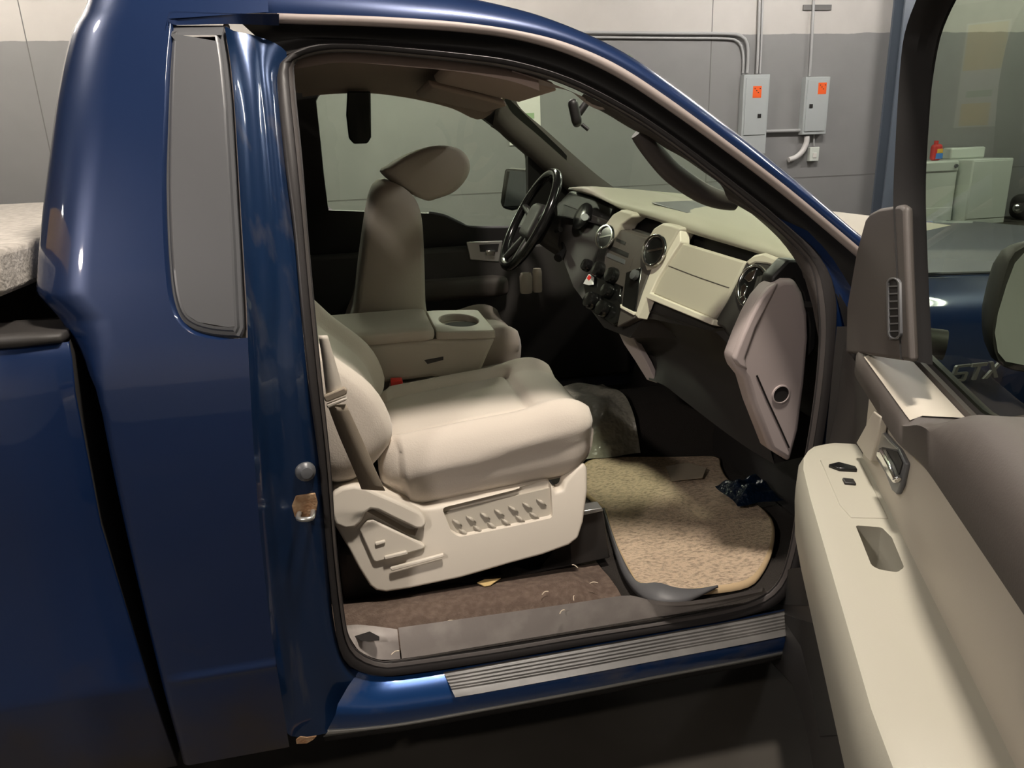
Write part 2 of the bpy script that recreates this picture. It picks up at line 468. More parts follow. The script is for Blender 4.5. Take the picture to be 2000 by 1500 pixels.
def breaker(pxs, label, latch, stick, door_split):
    (x0, y0), (x1, y1), (x2, y2) = pxs        # top left, top right, bottom right
    a, b, c = wpt(x0, y0), wpt(x1, y1), wpt(x2, y2)
    xl, xr, zt, zb = a.x, b.x, (a.z + b.z) / 2, c.z
    t = tag(empty('electrical_panel', ((xl + xr) / 2, WALL_Y, zb)), label, 'electrical panel', 'grey breaker panels on the wall')
    y1_ = WALL_Y - .012
    box('cabinet', (xl, WALL_Y - .13, zb), (xr, WALL_Y - .001, zt), M['panel_grey'], t, bevel=.008)
    box('panel_door', (xl + .035, WALL_Y - .142, zb + (.30 if door_split else .05)), (xr - .035, WALL_Y - .129, zt - .05), M['panel_grey'], t, bevel=.004)
    lx, lz = latch
    p = wpt(lx, ly := lz)
    box('latch', (p.x - .03, WALL_Y - .155, p.z - .03), (p.x + .03, WALL_Y - .141, p.z + .03), M['black'], t, bevel=.004)
    q = wpt(*stick)
    st = box('warning_sticker', (q.x - .075, WALL_Y - .1445, q.z - .088), (q.x + .075, WALL_Y - .1415, q.z + .088), M['orange'], t, bevel=0)
    for k in range(4):
        box('sticker_mark', (q.x - .05 + .03 * k, WALL_Y - .1462, q.z + .045 - .03 * (k % 3)), (q.x - .03 + .03 * k, WALL_Y - .1444, q.z + .057 - .03 * (k % 3)), M['black'], st, bevel=0)
    return xl, xr, zb, zt
e1 = breaker(((1446, 147), (1496, 147), (1488, 300)), 'taller grey breaker panel on the wall, its lower end hidden by the truck', (1474, 227), (1470, 181), True)
e2 = breaker(((1566, 152), (1613, 151), (1606, 262)), 'shorter grey breaker panel hung above the white power outlet', (1574, 208), (1596, 174), False)
YC = WALL_Y - .05
def conduit(label, pts, r, mat=None, group=None, yc=YC):
    path = cr([V((p.x, yc, p.z)) for p in [wpt(*q) for q in pts]], 40)
    tag(tube('conduit', path, r, mat or M['conduit'], None, 10), label, 'conduit', group)
conduit('thin grey conduit running up the wall from the taller breaker panel', [(1475, 144), (1478, 80), (1481, -30)], .022)
conduit('second thin conduit hugging the one above the taller breaker panel', [(1481, 144), (1484, 80), (1487, -30)], .016)
conduit('grey conduit rising straight from the shorter breaker panel', [(1578, 149), (1582, 80), (1587, -30)], .022)
conduit('long outer conduit bending down into the taller breaker panel', [(1120, 64), (1300, 66), (1420, 67), (1446, 72), (1456, 86), (1458, 110), (1456, 143)], .024)
conduit('inner conduit running just under the long bent conduit', [(1120, 73), (1300, 75), (1414, 76), (1438, 81), (1447, 94), (1450, 115), (1449, 143)], .018, yc=YC + .02)
conduit('short level conduit joining the two breaker panels', [(1488, 257), (1560, 255)], .028)
conduit('white flexible conduit curving down from the shorter breaker panel', [(1571, 266), (1570, 280), (1562, 296), (1550, 307), (1536, 312)], .045, M['conduit_white'], yc=WALL_Y - .07)
conduit('thin wire conduit dropping to the white power outlet', [(1587, 262), (1586, 272), (1586, 285)], .014)
o = wpt(1585, 301)
t = tag(empty('power_outlet', (o.x, WALL_Y, o.z - .11)), 'white power outlet box under the shorter breaker panel', 'outlet')
box('outlet_box', (o.x - .085, WALL_Y - .09, o.z - .115), (o.x + .085, WALL_Y - .001, o.z + .115), M['white_app'], t, bevel=.01)
box('socket', (o.x - .035, WALL_Y - .098, o.z - .06), (o.x + .035, WALL_Y - .089, o.z + .02), M['poster_white'], t, bevel=.004)
o = wpt(1595, 15)
tag(box('wall_vent', (o.x - .25, WALL_Y - .03, o.z - .04), (o.x + .25, WALL_Y - .001, o.z + .04), M['joint'], bevel=.006), 'narrow dark slot vent high on the white part of the wall', 'vent')

# poster on the wall seen through the windscreen
a, b = wpt(1053, 140), wpt(1053, 262)
t = tag(empty('wall_poster', (a.x - .45, WALL_Y, b.z)), 'white poster with yellow bands and green picture seen through the windshield', 'poster')
x0, x1, zt, zb = a.x - .50, a.x, a.z + .25, b.z - .15
box('sheet', (x0, WALL_Y - .02, zb), (x1, WALL_Y - .006, zt), M['poster_white'], t, bevel=0)
box('yellow_band', (x0 + .02, WALL_Y - .024, wpt(1030, 186).z), (x1 - .02, WALL_Y - .0195, zt - .02), M['poster_yellow'], t, bevel=0)
box('picture', (x0 + .1, WALL_Y - .024, wpt(1030, 232).z), (x1 - .10, WALL_Y - .0195, wpt(1030, 221).z), M['poster_green'], t, bevel=.02)
box('yellow_footer', (x0 + .1, WALL_Y - .024, zb + .02), (x1 - .06, WALL_Y - .0195, wpt(1040, 242).z), M['poster_yellow'], t, bevel=0)

# washer and dryer
WYF = 8.85
def wq(px, py): return PY(px, py, WYF)
a, b, c = wq(1803, 316), wq(1873, 316), wq(1860, 431)
xl, xr, zt = a.x, b.x, a.z
t = tag(empty('washing_machine', ((xl + xr) / 2, WYF, 0)), 'white laundry machine with front control strip under the red detergent bottle', 'washing machine')
box('cabinet', (xl, WYF, 0.0), (xr, WALL_Y - .05, zt), M['white_app'], t, bevel=.02)
box('control_strip', (xl + .01, WYF - .02, zt - .17), (xr - .01, WYF + .005, zt - .02), M['white_app'], t, bevel=.012)
box('kick_panel', (xl + .01, WYF - .008, .02), (xr - .01, WYF + .005, .30), M['white_app'], t, bevel=.006)
lathe_rings('dial', (xr - .07, WYF - .018, zt - .09), (0, -1, 0), [(.035, 0), (.03, .03)], M['grey_trim'], t, 16)
xa, xb = wq(1886, 430).x - .02, wq(1962, 430).x
t2 = tag(empty('clothes_dryer', ((xa + xb) / 2, WYF - .25, 0)), 'white clothes dryer with raised back console standing beside the washer', 'dryer')
YD = WYF - .22
zt2 = PY(1900, 312, YD).z
xa, xb = PY(1884, 432, YD).x, PY(1962, 425, YD).x
box('cabinet', (xa, YD, 0.0), (xb, WALL_Y - .08, zt2), M['white_app'], t2, bevel=.015)
box('console', (xa + .04, WALL_Y - .32, zt2 + .001), (xb - .06, WALL_Y - .1, zt2 + .19), M['white_app'], t2, bevel=.03)
box('front_panel', (xa + .015, YD - .008, .1), (xb - .015, YD + .004, zt2 - .03), M['white_app'], t2, bevel=.006)
o = PY(1826, 315, WYF + .25)
t = tag(empty('detergent_bottle', (o.x, WYF + .25, zt)), 'red detergent bottle with yellow and blue label on the white washer', 'bottle')
pad('bottle_body', (o.x, WYF + .25, zt + .135), (.095, .06, .135), M['red'], t, r=.055, n=(8, 6, 10))
lathe_rings('bottle_cap', (o.x - .02, WYF + .25, zt + .26), (0, 0, 1), [(.035, 0), (.035, .06), (.028, .065)], M['red'], t, 16)
box('label_band', (o.x - .05, WYF + .182, zt + .03), (o.x + .085, WYF + .195, zt + .12), M['label_blue'], t, bevel=.012)
box('label_top', (o.x - .03, WYF + .183, zt + .12), (o.x + .08, WYF + .196, zt + .19), M['label_yellow'], t, bevel=.012)

# dark machine with a bright steel cap beside the dryer
o = PZ(2010, 428, 0)
t = tag(empty('shop_machine', (o.x, o.y, 0)), 'dark rounded machine with a shiny steel cap on the floor beside the dryer', 'machine')
pad('shell', (o.x + .05, o.y, .22), (.32, .28, .22), M['denim'], t, r=.16, n=(10, 10, 8))
q = PY(1990, 408, o.y - .28)
lathe_rings('steel_cap', (q.x, o.y - .25, q.z), (-.2, -1, .4), [(.085, 0), (.08, .05), (.03, .075)], M['chrome'], t, 20)
lathe_rings('orange_knob', (o.x + .1, o.y - .02, .43), (0, 0, 1), [(.04, 0), (.04, .07), (.03, .08)], M['orange'], t, 16)
# pale floor line in front of the laundry
a, b = PZ(1820, 434, 0.0), PZ(1985, 452, 0.0)
d = (b - a).normalized(); n_ = V((-d.y, d.x, 0)) * .04
M['floor_line'] = mk('pale_floor_paint', (0.27, 0.26, 0.23), 0.6)
tag(slab('trim_2', [a - n_, b + d * 3 - n_, b + d * 3 + n_, a + n_], (0, 0, .004), M['floor_line'], smooth=False), kind='structure')

# ceiling lamps: fluorescent fixtures, the light of the place, plus added fill bays
def fixture(x, y, z, along='x', L=1.22, label='', mat=None):
    t = tag(empty('fluorescent_fixture', (x, y, z)), label, 'ceiling light')
    lx, ly = (L / 2, .14) if along == 'x' else (.14, L / 2)
    box('housing', (x - lx, y - ly, z), (x + lx, y + ly, z + .07), M['fixture'], t, bevel=.01)
    for s in (-1, 1):
        if along == 'x': p = [V((x - lx + .03, y + s * .07, z - .025)), V((x + lx - .03, y + s * .07, z - .025))]
        else: p = [V((x + s * .07, y - ly + .03, z - .025)), V((x + s * .07, y + ly - .03, z - .025))]
        tube('lamp_tube', p, .019, mat or M['tube'], t, 10)
    rod = [box_vf((x + s * lx * .7 - .006 if along == 'x' else x - .006, y - .006 if along == 'x' else y + s * ly * .7 - .006, z + .07),
                  (x + s * lx * .7 + .006 if along == 'x' else x + .006, y + .006 if along == 'x' else y + s * ly * .7 + .006, 5.2)) for s in (-1, 1)]
    for r_ in rod: joined('hanger_rod', [r_], M['silver'], t, smooth=False)
M['bay_main'] = mk('lit_bay_diffuser', (1, 1, 1), 0.4, emit=((1.0, 0.90, 0.79), 420.0))
def bay(x, y, z, mat, label):
    t = tag(empty('high_bay_light', (x, y, z)), label, 'ceiling light')
    lathe_rings('lamp_dome', (x, y, z), (0, 0, 1), [(.20, 0), (.19, .03), (.13, .16), (.06, .20), (.02, .22)], M['fixture'], t, 32)
    lathe_rings('diffuser', (x, y, z - .01), (0, 0, -1), [(.165, -.005), (.165, .004), (.10, .012)], mat, t, 32)
    joined('hanger_rod', [box_vf((x - .006, y - .006, z + .22), (x + .006, y + .006, 5.2))], M['silver'], t, smooth=False)
bay(.70, -1.38, 3.7, M['bay_main'], 'round bay light hanging above the open cab door')
M['tube_left'] = mk('warm_fluorescent_tube', (1, 1, 1), 0.4, emit=((1.0, 0.92, 0.82), 460.0))
M['tube_far'] = mk('cool_fluorescent_tube', (1, 1, 1), 0.4, emit=((1.0, 0.95, 0.89), 340.0))
for i, (x, y) in enumerate(((-4.5, 6.4), (1.0, 6.4), (6.5, 6.4), (11.5, 6.2))):
    fixture(x, y, 4.9, 'x', 1.8, ('twin tube light over the far left bay', 'twin tube light between truck and far wall', 'twin tube light in front of the breaker panels', 'twin tube light over the laundry machines')[i], M['tube_left'] if i < 2 else M['tube_far'])
M['tube_dim'] = mk('dim_fluorescent_tube', (1, 1, 1), 0.4, emit=((1.0, 0.97, 0.88), 80.0))
fixture(4.2, -.6, 4.2, 'y', 1.8, 'twin tube light ahead of the truck hood', M['tube_dim'])
M['side_fill'] = mk('side_fill_diffuser', (1, 1, 1), 0.4, emit=((1.0, 0.90, 0.82), 440.0))
bay(-2.5, -3.8, 3.6, M['side_fill'], 'unseen round fill light behind the photographer, toward the truck bed')  # unseen lamp added as fill for faces turned to the camera
fixture(-5.2, -1.85, 3.95, 'y', .9, 'twin tube light hanging behind the truck bed', M['tube_dim'])

M['bay_beam_fill'] = mk('added_beam_light_diffuser', (1, 1, 1), 0.4, emit=((1.0, 0.92, 0.82), 200.0))
bay(-2.3, -.5, 4.2, M['bay_beam_fill'], 'unseen bay light added over the truck bed to light the yellow beam')  # added lamp, brightens the yellow beam's reflection in the cab corner

# ================================================================== TRUCK
T = tag(empty('pickup_truck', (0.3, 0, 0)), 'dark blue pickup truck with its passenger door open onto a stone grey cab', 'pickup truck')

# ---- weatherstrip loop around the door opening: (outer px, inner px)
WS = [((541, 150), (574, 130)), ((556, 315), (591, 315)), ((574, 455), (602, 455)), ((588, 610), (616, 610)), ((605, 770), (630, 750)), ((623, 907), (646, 907)),
      ((640, 1100), (657, 1060)), ((655, 1230), (671, 1185)), ((668, 1283), (682, 1245)), ((694, 1308), (701, 1273)), ((740, 1320), (740, 1291)), ((800, 1316), (782, 1289)),
      ((950, 1293), (950, 1266)), ((1125, 1262), (1125, 1237)), ((1300, 1231), (1300, 1210)), ((1450, 1203), (1440, 1183)), ((1530, 1170), (1510, 1148)), ((1565, 1090), (1540, 1080)),
      ((1590, 960), (1562, 950)), ((1615, 810), (1587, 800)), ((1630, 680), (1599, 680)), ((1632, 575), (1596, 590)), ((1600, 500), (1580, 516)), ((1520, 425), (1505, 438)),
      ((1420, 345), (1406, 357)), ((1310, 263), (1298, 275)), ((1220, 205), (1210, 219)), ((1110, 150), (1103, 166)), ((1000, 117), (996, 135)), ((900, 103), (898, 121)),
      ((800, 93), (800, 111)), ((700, 85), (702, 103)), ((630, 84), (645, 103)), ((600, 90), (610, 108)), ((565, 105), (588, 117))]
wo = [PS(*a, .060) for a, b in WS]
wm = [PS((a[0] + b[0]) / 2, (a[1] + b[1]) / 2, .043) for a, b in WS]
wi = [PS(*b, .068) for a, b in WS]
wi2 = [PS(*b, .10) for a, b in WS]
N = 160
WO, WI, WMID = cr(wo, N, True), cr(wi, N, True), cr(wm, N, True)
WM1 = [a.lerp(b, .22) + V((0, -.012, 0)) for a, b in zip(WO, WI)]
WM2 = [a.lerp(b, .60) + V((0, -.004, 0)) for a, b in zip(WO, WI)]
WI3 = cr(wi2, N, True)
ws = sheet('door_weatherstrip', [WO, WM1, WM2, WI], M['rubber'], T, cu=True, auto=0)
crest = [a.lerp(b, .84) + V((0, -.003, 0)) for a, b in zip(WO, WI)]
sheet('seal_lip', [[a.lerp(b, .70) + V((0, -.006, 0)) for a, b in zip(WO, WI)], crest, [b + V((0, .002, 0)) for b in WI], WI3], M['rubber_pale'], ws, cu=True, auto=0)

# ---- rear quarter of the cab: skin from the back corner forward to the trim panel
ZR = [.30, .40, .55, .70, .85, 1.0, 1.1, 1.18, 1.22, 1.24, 1.26, 1.29, 1.33, 1.4, 1.5, 1.6, 1.7, 1.76, 1.80, 1.83, 1.855]
SILH = [(172, 15), (143, 60), (128, 120), (113, 200), (100, 300), (87, 400), (77, 500), (73, 570)]
XB = sorted([(.3, -.372), (1.12, -.372), (1.16, -.378), (1.20, -.398), (1.24, -.425)] + [(p.z, p.x - .008) for p in [PS(*q, .075) for q in SILH]])
RB = [(.3, .018), (1.13, .018), (1.17, .030), (1.22, .075), (1.27, .11), (1.8, .11)]                                              # its corner radius
def xrear(z): return interp(z, XB)
def crease(z): return -0.005 * math.exp(-((z - .535) / .010) ** 2)
# trim opening border on the skin
TL = [(331, 46), (325, 120), (319, 250), (316, 350), (318, 450), (323, 530), (330, 585), (345, 625), (372, 650), (420, 663), (470, 667), (482, 665)]
JO = [(437, 45), (450, 120), (458, 200), (467, 350), (476, 500), (482, 600), (484, 665), (489, 760), (497, 900), (509, 1050), (525, 1200), (545, 1330), (556, 1400), (562, 1440)]  # front shut line
tl3 = [PS(*p) for p in TL]; jo3 = [PS(*p) for p in JO]
def xat(poly, z):
    pts = sorted(((p.z, p.x) for p in poly)); return interp(z, pts)
ztop_trim, zbot_trim = 1.77, PS(430, 664).z
def xfront(z):
    if z > zbot_trim and z < ztop_trim + .02: return xat(tl3[:9] , z) if z > tl3[8].z else xat(tl3[6:11], z)
    return xat(jo3, z)
rows = []
zs = sorted([.30 + i * (zbot_trim - .30) / 40 for i in range(41)] + [.513, .520, .526, .531, .535, .539, .544, .550, .557])
def skin_row(z, xf, nflat=10):
    r = []; xr_, rad = xrear(z), interp(z, RB)
    y0 = S(z)
    r.append(V((xr_ + .0, y0 + rad + .30, z)))
    for k in range(9):
        a = math.pi / 2 * (1 - k / 8)
        r.append(V((xr_ + rad - rad * math.sin(a), y0 + rad - rad * math.cos(a), z)))
    for k in range(1, nflat + 1):
        x = xr_ + rad + (xf - xr_ - rad) * k / nflat
        r.append(V((x, y0 + crease(z), z)))
    return r
QLOW = grid([skin_row(z, xat(jo3, z)) for z in zs])
# upper part: rear of the grey trim, then over the roof edge
up = []
zc0 = PS(345, 24, 0).z
zz = [zbot_trim + (zc0 - .012 - zbot_trim) * (i / 60) ** 2.2 for i in range(61)]
tlz = sorted([(p.z, p.x) for p in cr(tl3, 60)])
tleft = cr(tl3, 80)
def xtrim(z):
    c = []
    for p, q_ in zip(tleft, tleft[1:]):
        if (p.z - z) * (q_.z - z) <= 0 and abs(p.z - q_.z) > 1e-9: c.append(p.x + (q_.x - p.x) * (z - p.z) / (q_.z - p.z))
    if z >= 1.765: return -.20
    return min(c) if c else (xat(jo3, z) if z < zbot_trim + .01 else -.20)
UPR = [skin_row(z, xtrim(z), 14) for z in zz]
# recess rim: the skin folds inward round the trim panel
rim = cr(tl3, 70)
sheet('trim_recess_rim', [rim, [p + V((.004, .004, 0)) for p in rim], [p + V((.009, .020, .0)) for p in rim]], M['paint'], T, auto=0)
# grey trim panel
TI = [(438, 50), (330, 50), (326, 120), (321, 250), (319, 350), (321, 450), (326, 530), (334, 585), (349, 622), (376, 644), (420, 656), (472, 659), (481, 640), (475, 500), (466, 350), (457, 200), (449, 120)]
outl = cr([PS(*p, .017) for p in TI[1:12]], 60) + lin([PS(*p, .017) for p in TI[12:] + TI[:1]], 30)
cen = V((0, 0, 0))
for p in outl: cen += p
cen /= len(outl)
def inset(pts, d, off):
    out = []
    for i, p in enumerate(pts):
        t = (pts[(i + 1) % len(pts)] - pts[i - 1]).normalized()
        nn = V((t.z, 0, -t.x))
        if nn.dot(cen - p) < 0: nn = -nn
        out.append(V((p.x + nn.x * d, 0, p.z + nn.z * d)))
    return [V((p.x, S(p.z) + off, p.z)) for p in out]
b1, b2, b3, b4 = inset(outl, .005, .010), inset(outl, .011, .010), inset(outl, .015, .005), inset(outl, .020, .004)
tv, tf = grid([outl, b1, b2, b3, b4], True)
zlo_, zhi_ = min(p.z for p in b4), max(p.z for p in b4)
pr_ = []
for k in range(41):
    z = zlo_ + (zhi_ - zlo_) * (.012 + .976 * k / 40); xs_ = []
    for p, q_ in zip(b4, b4[1:] + b4[:1]):
        if (p.z - z) * (q_.z - z) <= 0 and abs(p.z - q_.z) > 1e-9: xs_.append(p.x + (q_.x - p.x) * (z - p.z) / (q_.z - p.z))
    a_, c_x = min(xs_) - .001, max(xs_) + .001
    pr_.append([V((a_ + (c_x - a_) * i / 6, S(z) + .0038, z)) for i in range(7)])
joined('quarter_trim', [(tv, tf), grid(pr_)], M['grey_trim'], T, auto=40)
M['trim_gap'] = M['black']
tube('trim_gap_seal', cr([PS(*p, .022) for p in [(442, 50), (452, 120), (460, 200), (469, 350), (478, 500), (485, 600), (487, 660)]], 30), .006, M['molding'], T)

# ---- B pillar jamb: from the shut line to the weatherstrip
J1 = [(452, 62), (470, 120), (481, 200), (490, 350), (499, 500), (503, 600), (500, 665), (505, 760), (514, 900), (526, 1050), (543, 1200), (566, 1330), (585, 1400), (600, 1440)]
J2 = [(490, 66), (497, 120), (505, 200), (518, 350), (527, 500), (527, 600), (515, 680), (522, 770), (534, 900), (546, 1050), (560, 1200), (583, 1320), (610, 1395), (640, 1432)]
J3 = [(515, 75), (510, 120), (517, 200), (531, 350), (542, 500), (546, 600), (545, 690), (549, 770), (556, 900), (570, 1050), (588, 1200), (608, 1290), (650, 1370), (700, 1418)]
J4 = [(535, 82), (522, 130), (530, 200), (545, 350), (560, 500), (568, 600), (572, 690), (580, 770), (592, 900), (610, 1050), (630, 1180), (655, 1280), (705, 1340), (760, 1372)]
J5 = [(566, 102), (541, 150), (546, 205), (560, 350), (578, 500), (588, 610), (596, 690), (605, 770), (623, 907), (637, 1070), (650, 1200), (668, 1283), (700, 1312), (760, 1321)]
offs = (0.0, .026, .026, .050, .040, .062)
jr = [cr([PS(*p, o) for p in J], 70) for J, o in zip((JO, J1, J2, J3, J4, J5), offs)]
jb = sheet('door_jamb', jr, M['paint_dusty'], T, auto=0, subsurf=1)
# shut-line edge closing down to trim
# bump stop and striker on the jamb
c = PS(597, 921, .045)
lathe_rings('bump_stop', c, (.25, -1, .1), [(.020, -.004), (.019, .004), (.014, .008), (.011, .014), (.006, .015)], M['grey_trim'], jb, 20)
c = PS(596, 988, .047)
slab('striker_plate', [c + V((.025 * a, -.004, .026 * b)) for a, b in ((-.9, -.8), (.7, -1), (1, .2), (.9, 1), (-.6, 1), (-1, .2))], (0, .006, 0), M['rust'], jb, bevel=.002)
tube('striker_loop', cr([c + V((-.012, -.002, -.012)), c + V((-.012, -.03, -.012)), c + V((.012, -.034, -.012)), c + V((.014, -.002, -.012))], 20), .005, M['silver'], jb)

# ---- rocker: blue corner, step pad, bottom flange
R0 = [(700, 1312), (740, 1322), (800, 1318), (950, 1295), (1125, 1264), (1300, 1233), (1450, 1206), (1540, 1188), (1620, 1172)]
R1 = [(660, 1375), (720, 1375), (800, 1366), (950, 1344), (1125, 1313), (1300, 1280), (1450, 1252), (1540, 1234), (1620, 1218)]
R2 = [(655, 1396), (715, 1396), (800, 1387), (950, 1362), (1125, 1330), (1300, 1297), (1450, 1269), (1540, 1250), (1620, 1234)]
R3 = [(640, 1425), (710, 1420), (800, 1409), (950, 1382), (1125, 1350), (1300, 1316), (1450, 1288), (1540, 1270), (1620, 1254)]
R4 = [(632, 1437), (705, 1427), (800, 1414), (950, 1387), (1125, 1355), (1300, 1321), (1450, 1293), (1540, 1275), (1620, 1259)]
r0 = cr([PS(*p, .060) for p in R0], 60)
r1 = cr([PS(*p, .012) for p in R1], 60)
r2 = cr([PS(*p, .000) for p in R2], 60)
r3 = cr([PS(*p, .022) for p in R3], 60)
r4 = cr([PS(*p, .030) for p in R4], 60)
r4b = [p + V((0, .004, -.020)) for p in r4]
r5 = [p + V((0, .20, -.02)) for p in r4]
M['paint_rocker'] = mk('bright_blue_sill_paint', (0.006, 0.050, 0.19), 0.28, 0.4, 0.5, 1.0, var=((0.15, 0.15, 0.18), 9, 0.50, 0.85))
rk = sheet('rocker_panel', [r0, [a.lerp(b, .5) + V((0, 0, .004)) for a, b in zip(r0, r1)], r1, r2, r3], M['paint_rocker'], T, auto=0)
sheet('bottom_flange', [r3, [p + V((0, -.004, -.002)) for p in r3], [p + V((0, -.004, 0)) for p in r4], r4], M['silver'], rk, auto=0)
sheet('underside', [r4, r4b, r5], M['shade_black'], rk, auto=0)
# ribbed step pad over the rocker
SP0 = [(866, 1314), (950, 1299), (1125, 1268), (1300, 1237), (1450, 1210), (1540, 1192), (1600, 1181)]
SP1 = [(884, 1352), (950, 1342), (1125, 1311), (1300, 1278), (1450, 1250), (1540, 1232), (1600, 1222)]
SP2 = [(889, 1362), (950, 1352), (1125, 1320), (1300, 1287), (1450, 1259), (1540, 1241), (1600, 1230)]
s0 = cr([PS(*p, .054) for p in SP0], 50); s1 = cr([PS(*p, .007) for p in SP1], 50); s2 = cr([PS(*p, -.004) for p in SP2], 50)
rl = []
for k in range(25):
    f = k / 24
    bump = .004 if (k % 4) in (1, 2) and 2 < k < 22 else .0015
    rl.append([a.lerp(b, f) + V((0, -.2 * bump, bump)) for a, b in zip(s0, s1)])
sheet('step_pad', rl + [s2], M['step'], rk, auto=25)
# rust speckle along the rear end of the flange
c = PS(592, 1447, .0)
slab('rust_patch', [c + V((x * .018 + .004, -.003, z * .010 + .004)) for x, z in ((-1, -.6), (.2, -1), (1, -.3), (1.4, .4), (.3, .5), (-.5, 1), (-1, .4))], (0, .003, 0), M['rust'], rk)

# ---- roof side: black seal channel, taupe moulding, blue rail, roof panel
def rev(a): return list(reversed(a))
SE = [(1650, 640), (1632, 575), (1600, 500), (1520, 425), (1420, 345), (1310, 263), (1220, 205), (1110, 150), (1000, 117), (900, 103), (800, 93), (700, 85), (630, 84), (600, 90), (566, 104), (548, 112)]
R_4 = [(1760, 590), (1700, 527), (1660, 491), (1540, 390), (1420, 298), (1300, 212), (1200, 148), (1100, 103), (1000, 76), (900, 63), (800, 56), (700, 51), (600, 48), (540, 46), (510, 45), (470, 44)]
R_5 = [(1780, 570), (1700, 503), (1662, 470), (1540, 368), (1420, 276), (1300, 188), (1200, 124), (1100, 82), (1000, 58), (900, 44), (800, 36), (700, 31), (600, 28), (540, 26), (510, 26), (470, 26)]
R_6 = [(1790, 545), (1700, 474), (1664, 446), (1540, 340), (1420, 246), (1300, 156), (1225, 106), (1150, 68), (1070, 36), (1000, 16), (900, -6), (800, -22), (700, -34), (600, -42), (540, -46), (470, -50)]
n = 70
e0 = cr([PS(*p, .060) for p in SE], n); e4 = cr([PS(*p, .030) for p in R_4], n); e5 = cr([PS(*p, .014) for p in R_5], n); e6 = cr([PS(*p, .040) for p in R_6], n)
e_mid = [a.lerp(b, .5) + V((0, .03, 0)) for a, b in zip(e0, e4)]
sheet('roof_seal_channel', [e0, [a.lerp(b, .25) + V((0, .02, 0)) for a, b in zip(e0, e4)], e_mid, [a.lerp(b, .85) + V((0, .012, 0)) for a, b in zip(e0, e4)], e4], M['black'], T, auto=0)
k0 = 3
ml = sheet('roof_molding', [e4[:-k0], [p + V((0, -.008, .001)) for p in e4[:-k0]], [a.lerp(b, .5) + V((0, -.006, 0)) for a, b in zip(e4, e5)][:-k0], [p + V((0, -.002, 0)) for p in e5[:-k0]], [p + V((0, .004, 0)) for p in e5[:-k0]]], M['molding'], T, auto=0)
e56 = [a.lerp(b, .45) + V((0, -.016, 0)) for a, b in zip(e5, e6)]
kx = lambda x: 1 - .72 * max(0, min(1, (x - .50) / .22))
e7 = [p + V((.0, .05 * kx(p.x), .012 * kx(p.x))) for p in e6]
e8 = [p + V((.01, .16 * kx(p.x), .03 * kx(p.x))) for p in e6]
sheet('roof_side_rail', [e4[-k0 - 1:] + [] if False else e5, [a.lerp(b, .15) + V((0, -.008, 0)) for a, b in zip(e5, e6)], e56, e6, e7, e8], M['paint'], T, auto=0)
# roof panel from rail to rail, plus the back edge above the quarter panel
kk = [i for i in range(n) if e8[i].x < .66]
re = [e8[i] for i in kk]
sheet('roof_panel', [re, [V((p.x, -.3, 1.885 if p.x < .3 else p.z + .05)) for p in re], [V((p.x, .3, 1.885 if p.x < .3 else p.z + .05)) for p in re], [V((p.x, -p.y, p.z)) for p in re]], M['paint'], T, auto=0)
cap_px = [(322, 60), (330, 26), (345, 22), (450, 26), (545, 27)]
sheet('quarter_top_cap', [cr([PS(*p, -.001) for p in cap_px], 24), cr([PS(322, 60, .006), PS(334, 48, .006), PS(350, 49, .006), PS(448, 47, .01), PS(545, 50, .03)], 24)], M['paint'], T, auto=0)
# skin from the trim's top edge up round the roof corner
crn = []
for z in (zc0, 1.80, 1.825, 1.845): crn.append(skin_row(z, -.02, 14))
for dy, dz, dx in ((.04, .016, .012), (.12, .030, .03), (.35, .040, .05), (.70, .042, .05)):
    crn.append([V((p.x + dx * (1 if p.x < -.2 else 0), min(p.y + dy, 0), 1.845 + dz)) for p in crn[3]])
joined('quarter_panel', [QLOW, grid(UPR + crn)], M['paint'], T, auto=0)

# ---- cargo bed
bd = box('cargo_bed', (-2.4, -.90, .55), (-.378, .90, .62), M['shade_black'], T, bevel=0)
bz = [(.30, -.955), (.36, -.966), (.52, -.984), (.535, -.989), (.55, -.985), (.9, -.999), (1.15, -.992), (1.215, -.98), (1.238, -.965)]
xs = [-2.4 + i * (2.4 - .378) / 12 for i in range(13)]
BE = sorted((p.z, p.x) for p in [PS(*q, .006) for q in [(132, 672), (140, 690), (152, 800), (166, 900), (202, 1050), (230, 1150), (262, 1250), (300, 1360), (345, 1490)]])
xe = [(z, interp(z, BE)) for z, y in bz]
bedskin = [[V((min(x, xe_), y, z)) if i < 12 else V((xe_, y, z)) for i, x in enumerate(xs)] + [V((xe_ + .001, y + .006, z))] for (z, y), (_, xe_) in zip(bz, xe)]
sheet('bed_front_flange', [[V((xe_ + .001, y + .006, z)) for (z, y), (_, xe_) in zip(bz, xe)], [V((xe_ - .004, y + .03, z)) for (z, y), (_, xe_) in zip(bz, xe)], [V((xe_ - .006, y + .25, z)) for (z, y), (_, xe_) in zip(bz, xe)]], M['shade_black'], bd, auto=0)  # near-black face painted for the unlit gap between cab and bed
sheet('bed_side', bedskin, M['paint'], bd, auto=0)
box('bed_inner_wall', (-2.4, -.83, .6), (-.42, -.81, 1.22), M['shade_black'], bd, bevel=0)
pad('bed_rail_cap', (-1.40, -.895, 1.246), (.99, .082, .012), M['charcoal'], bd, r=.012, n=(30, 10, 4))
box('far_bed_side', (-2.4, .88, .6), (-.42, .96, 1.235), M['black'], bd, bevel=.02)
box('bed_front_wall', (-.43, -.82, .6), (-.405, .88, 1.18), M['shade_black'], bd, bevel=0)
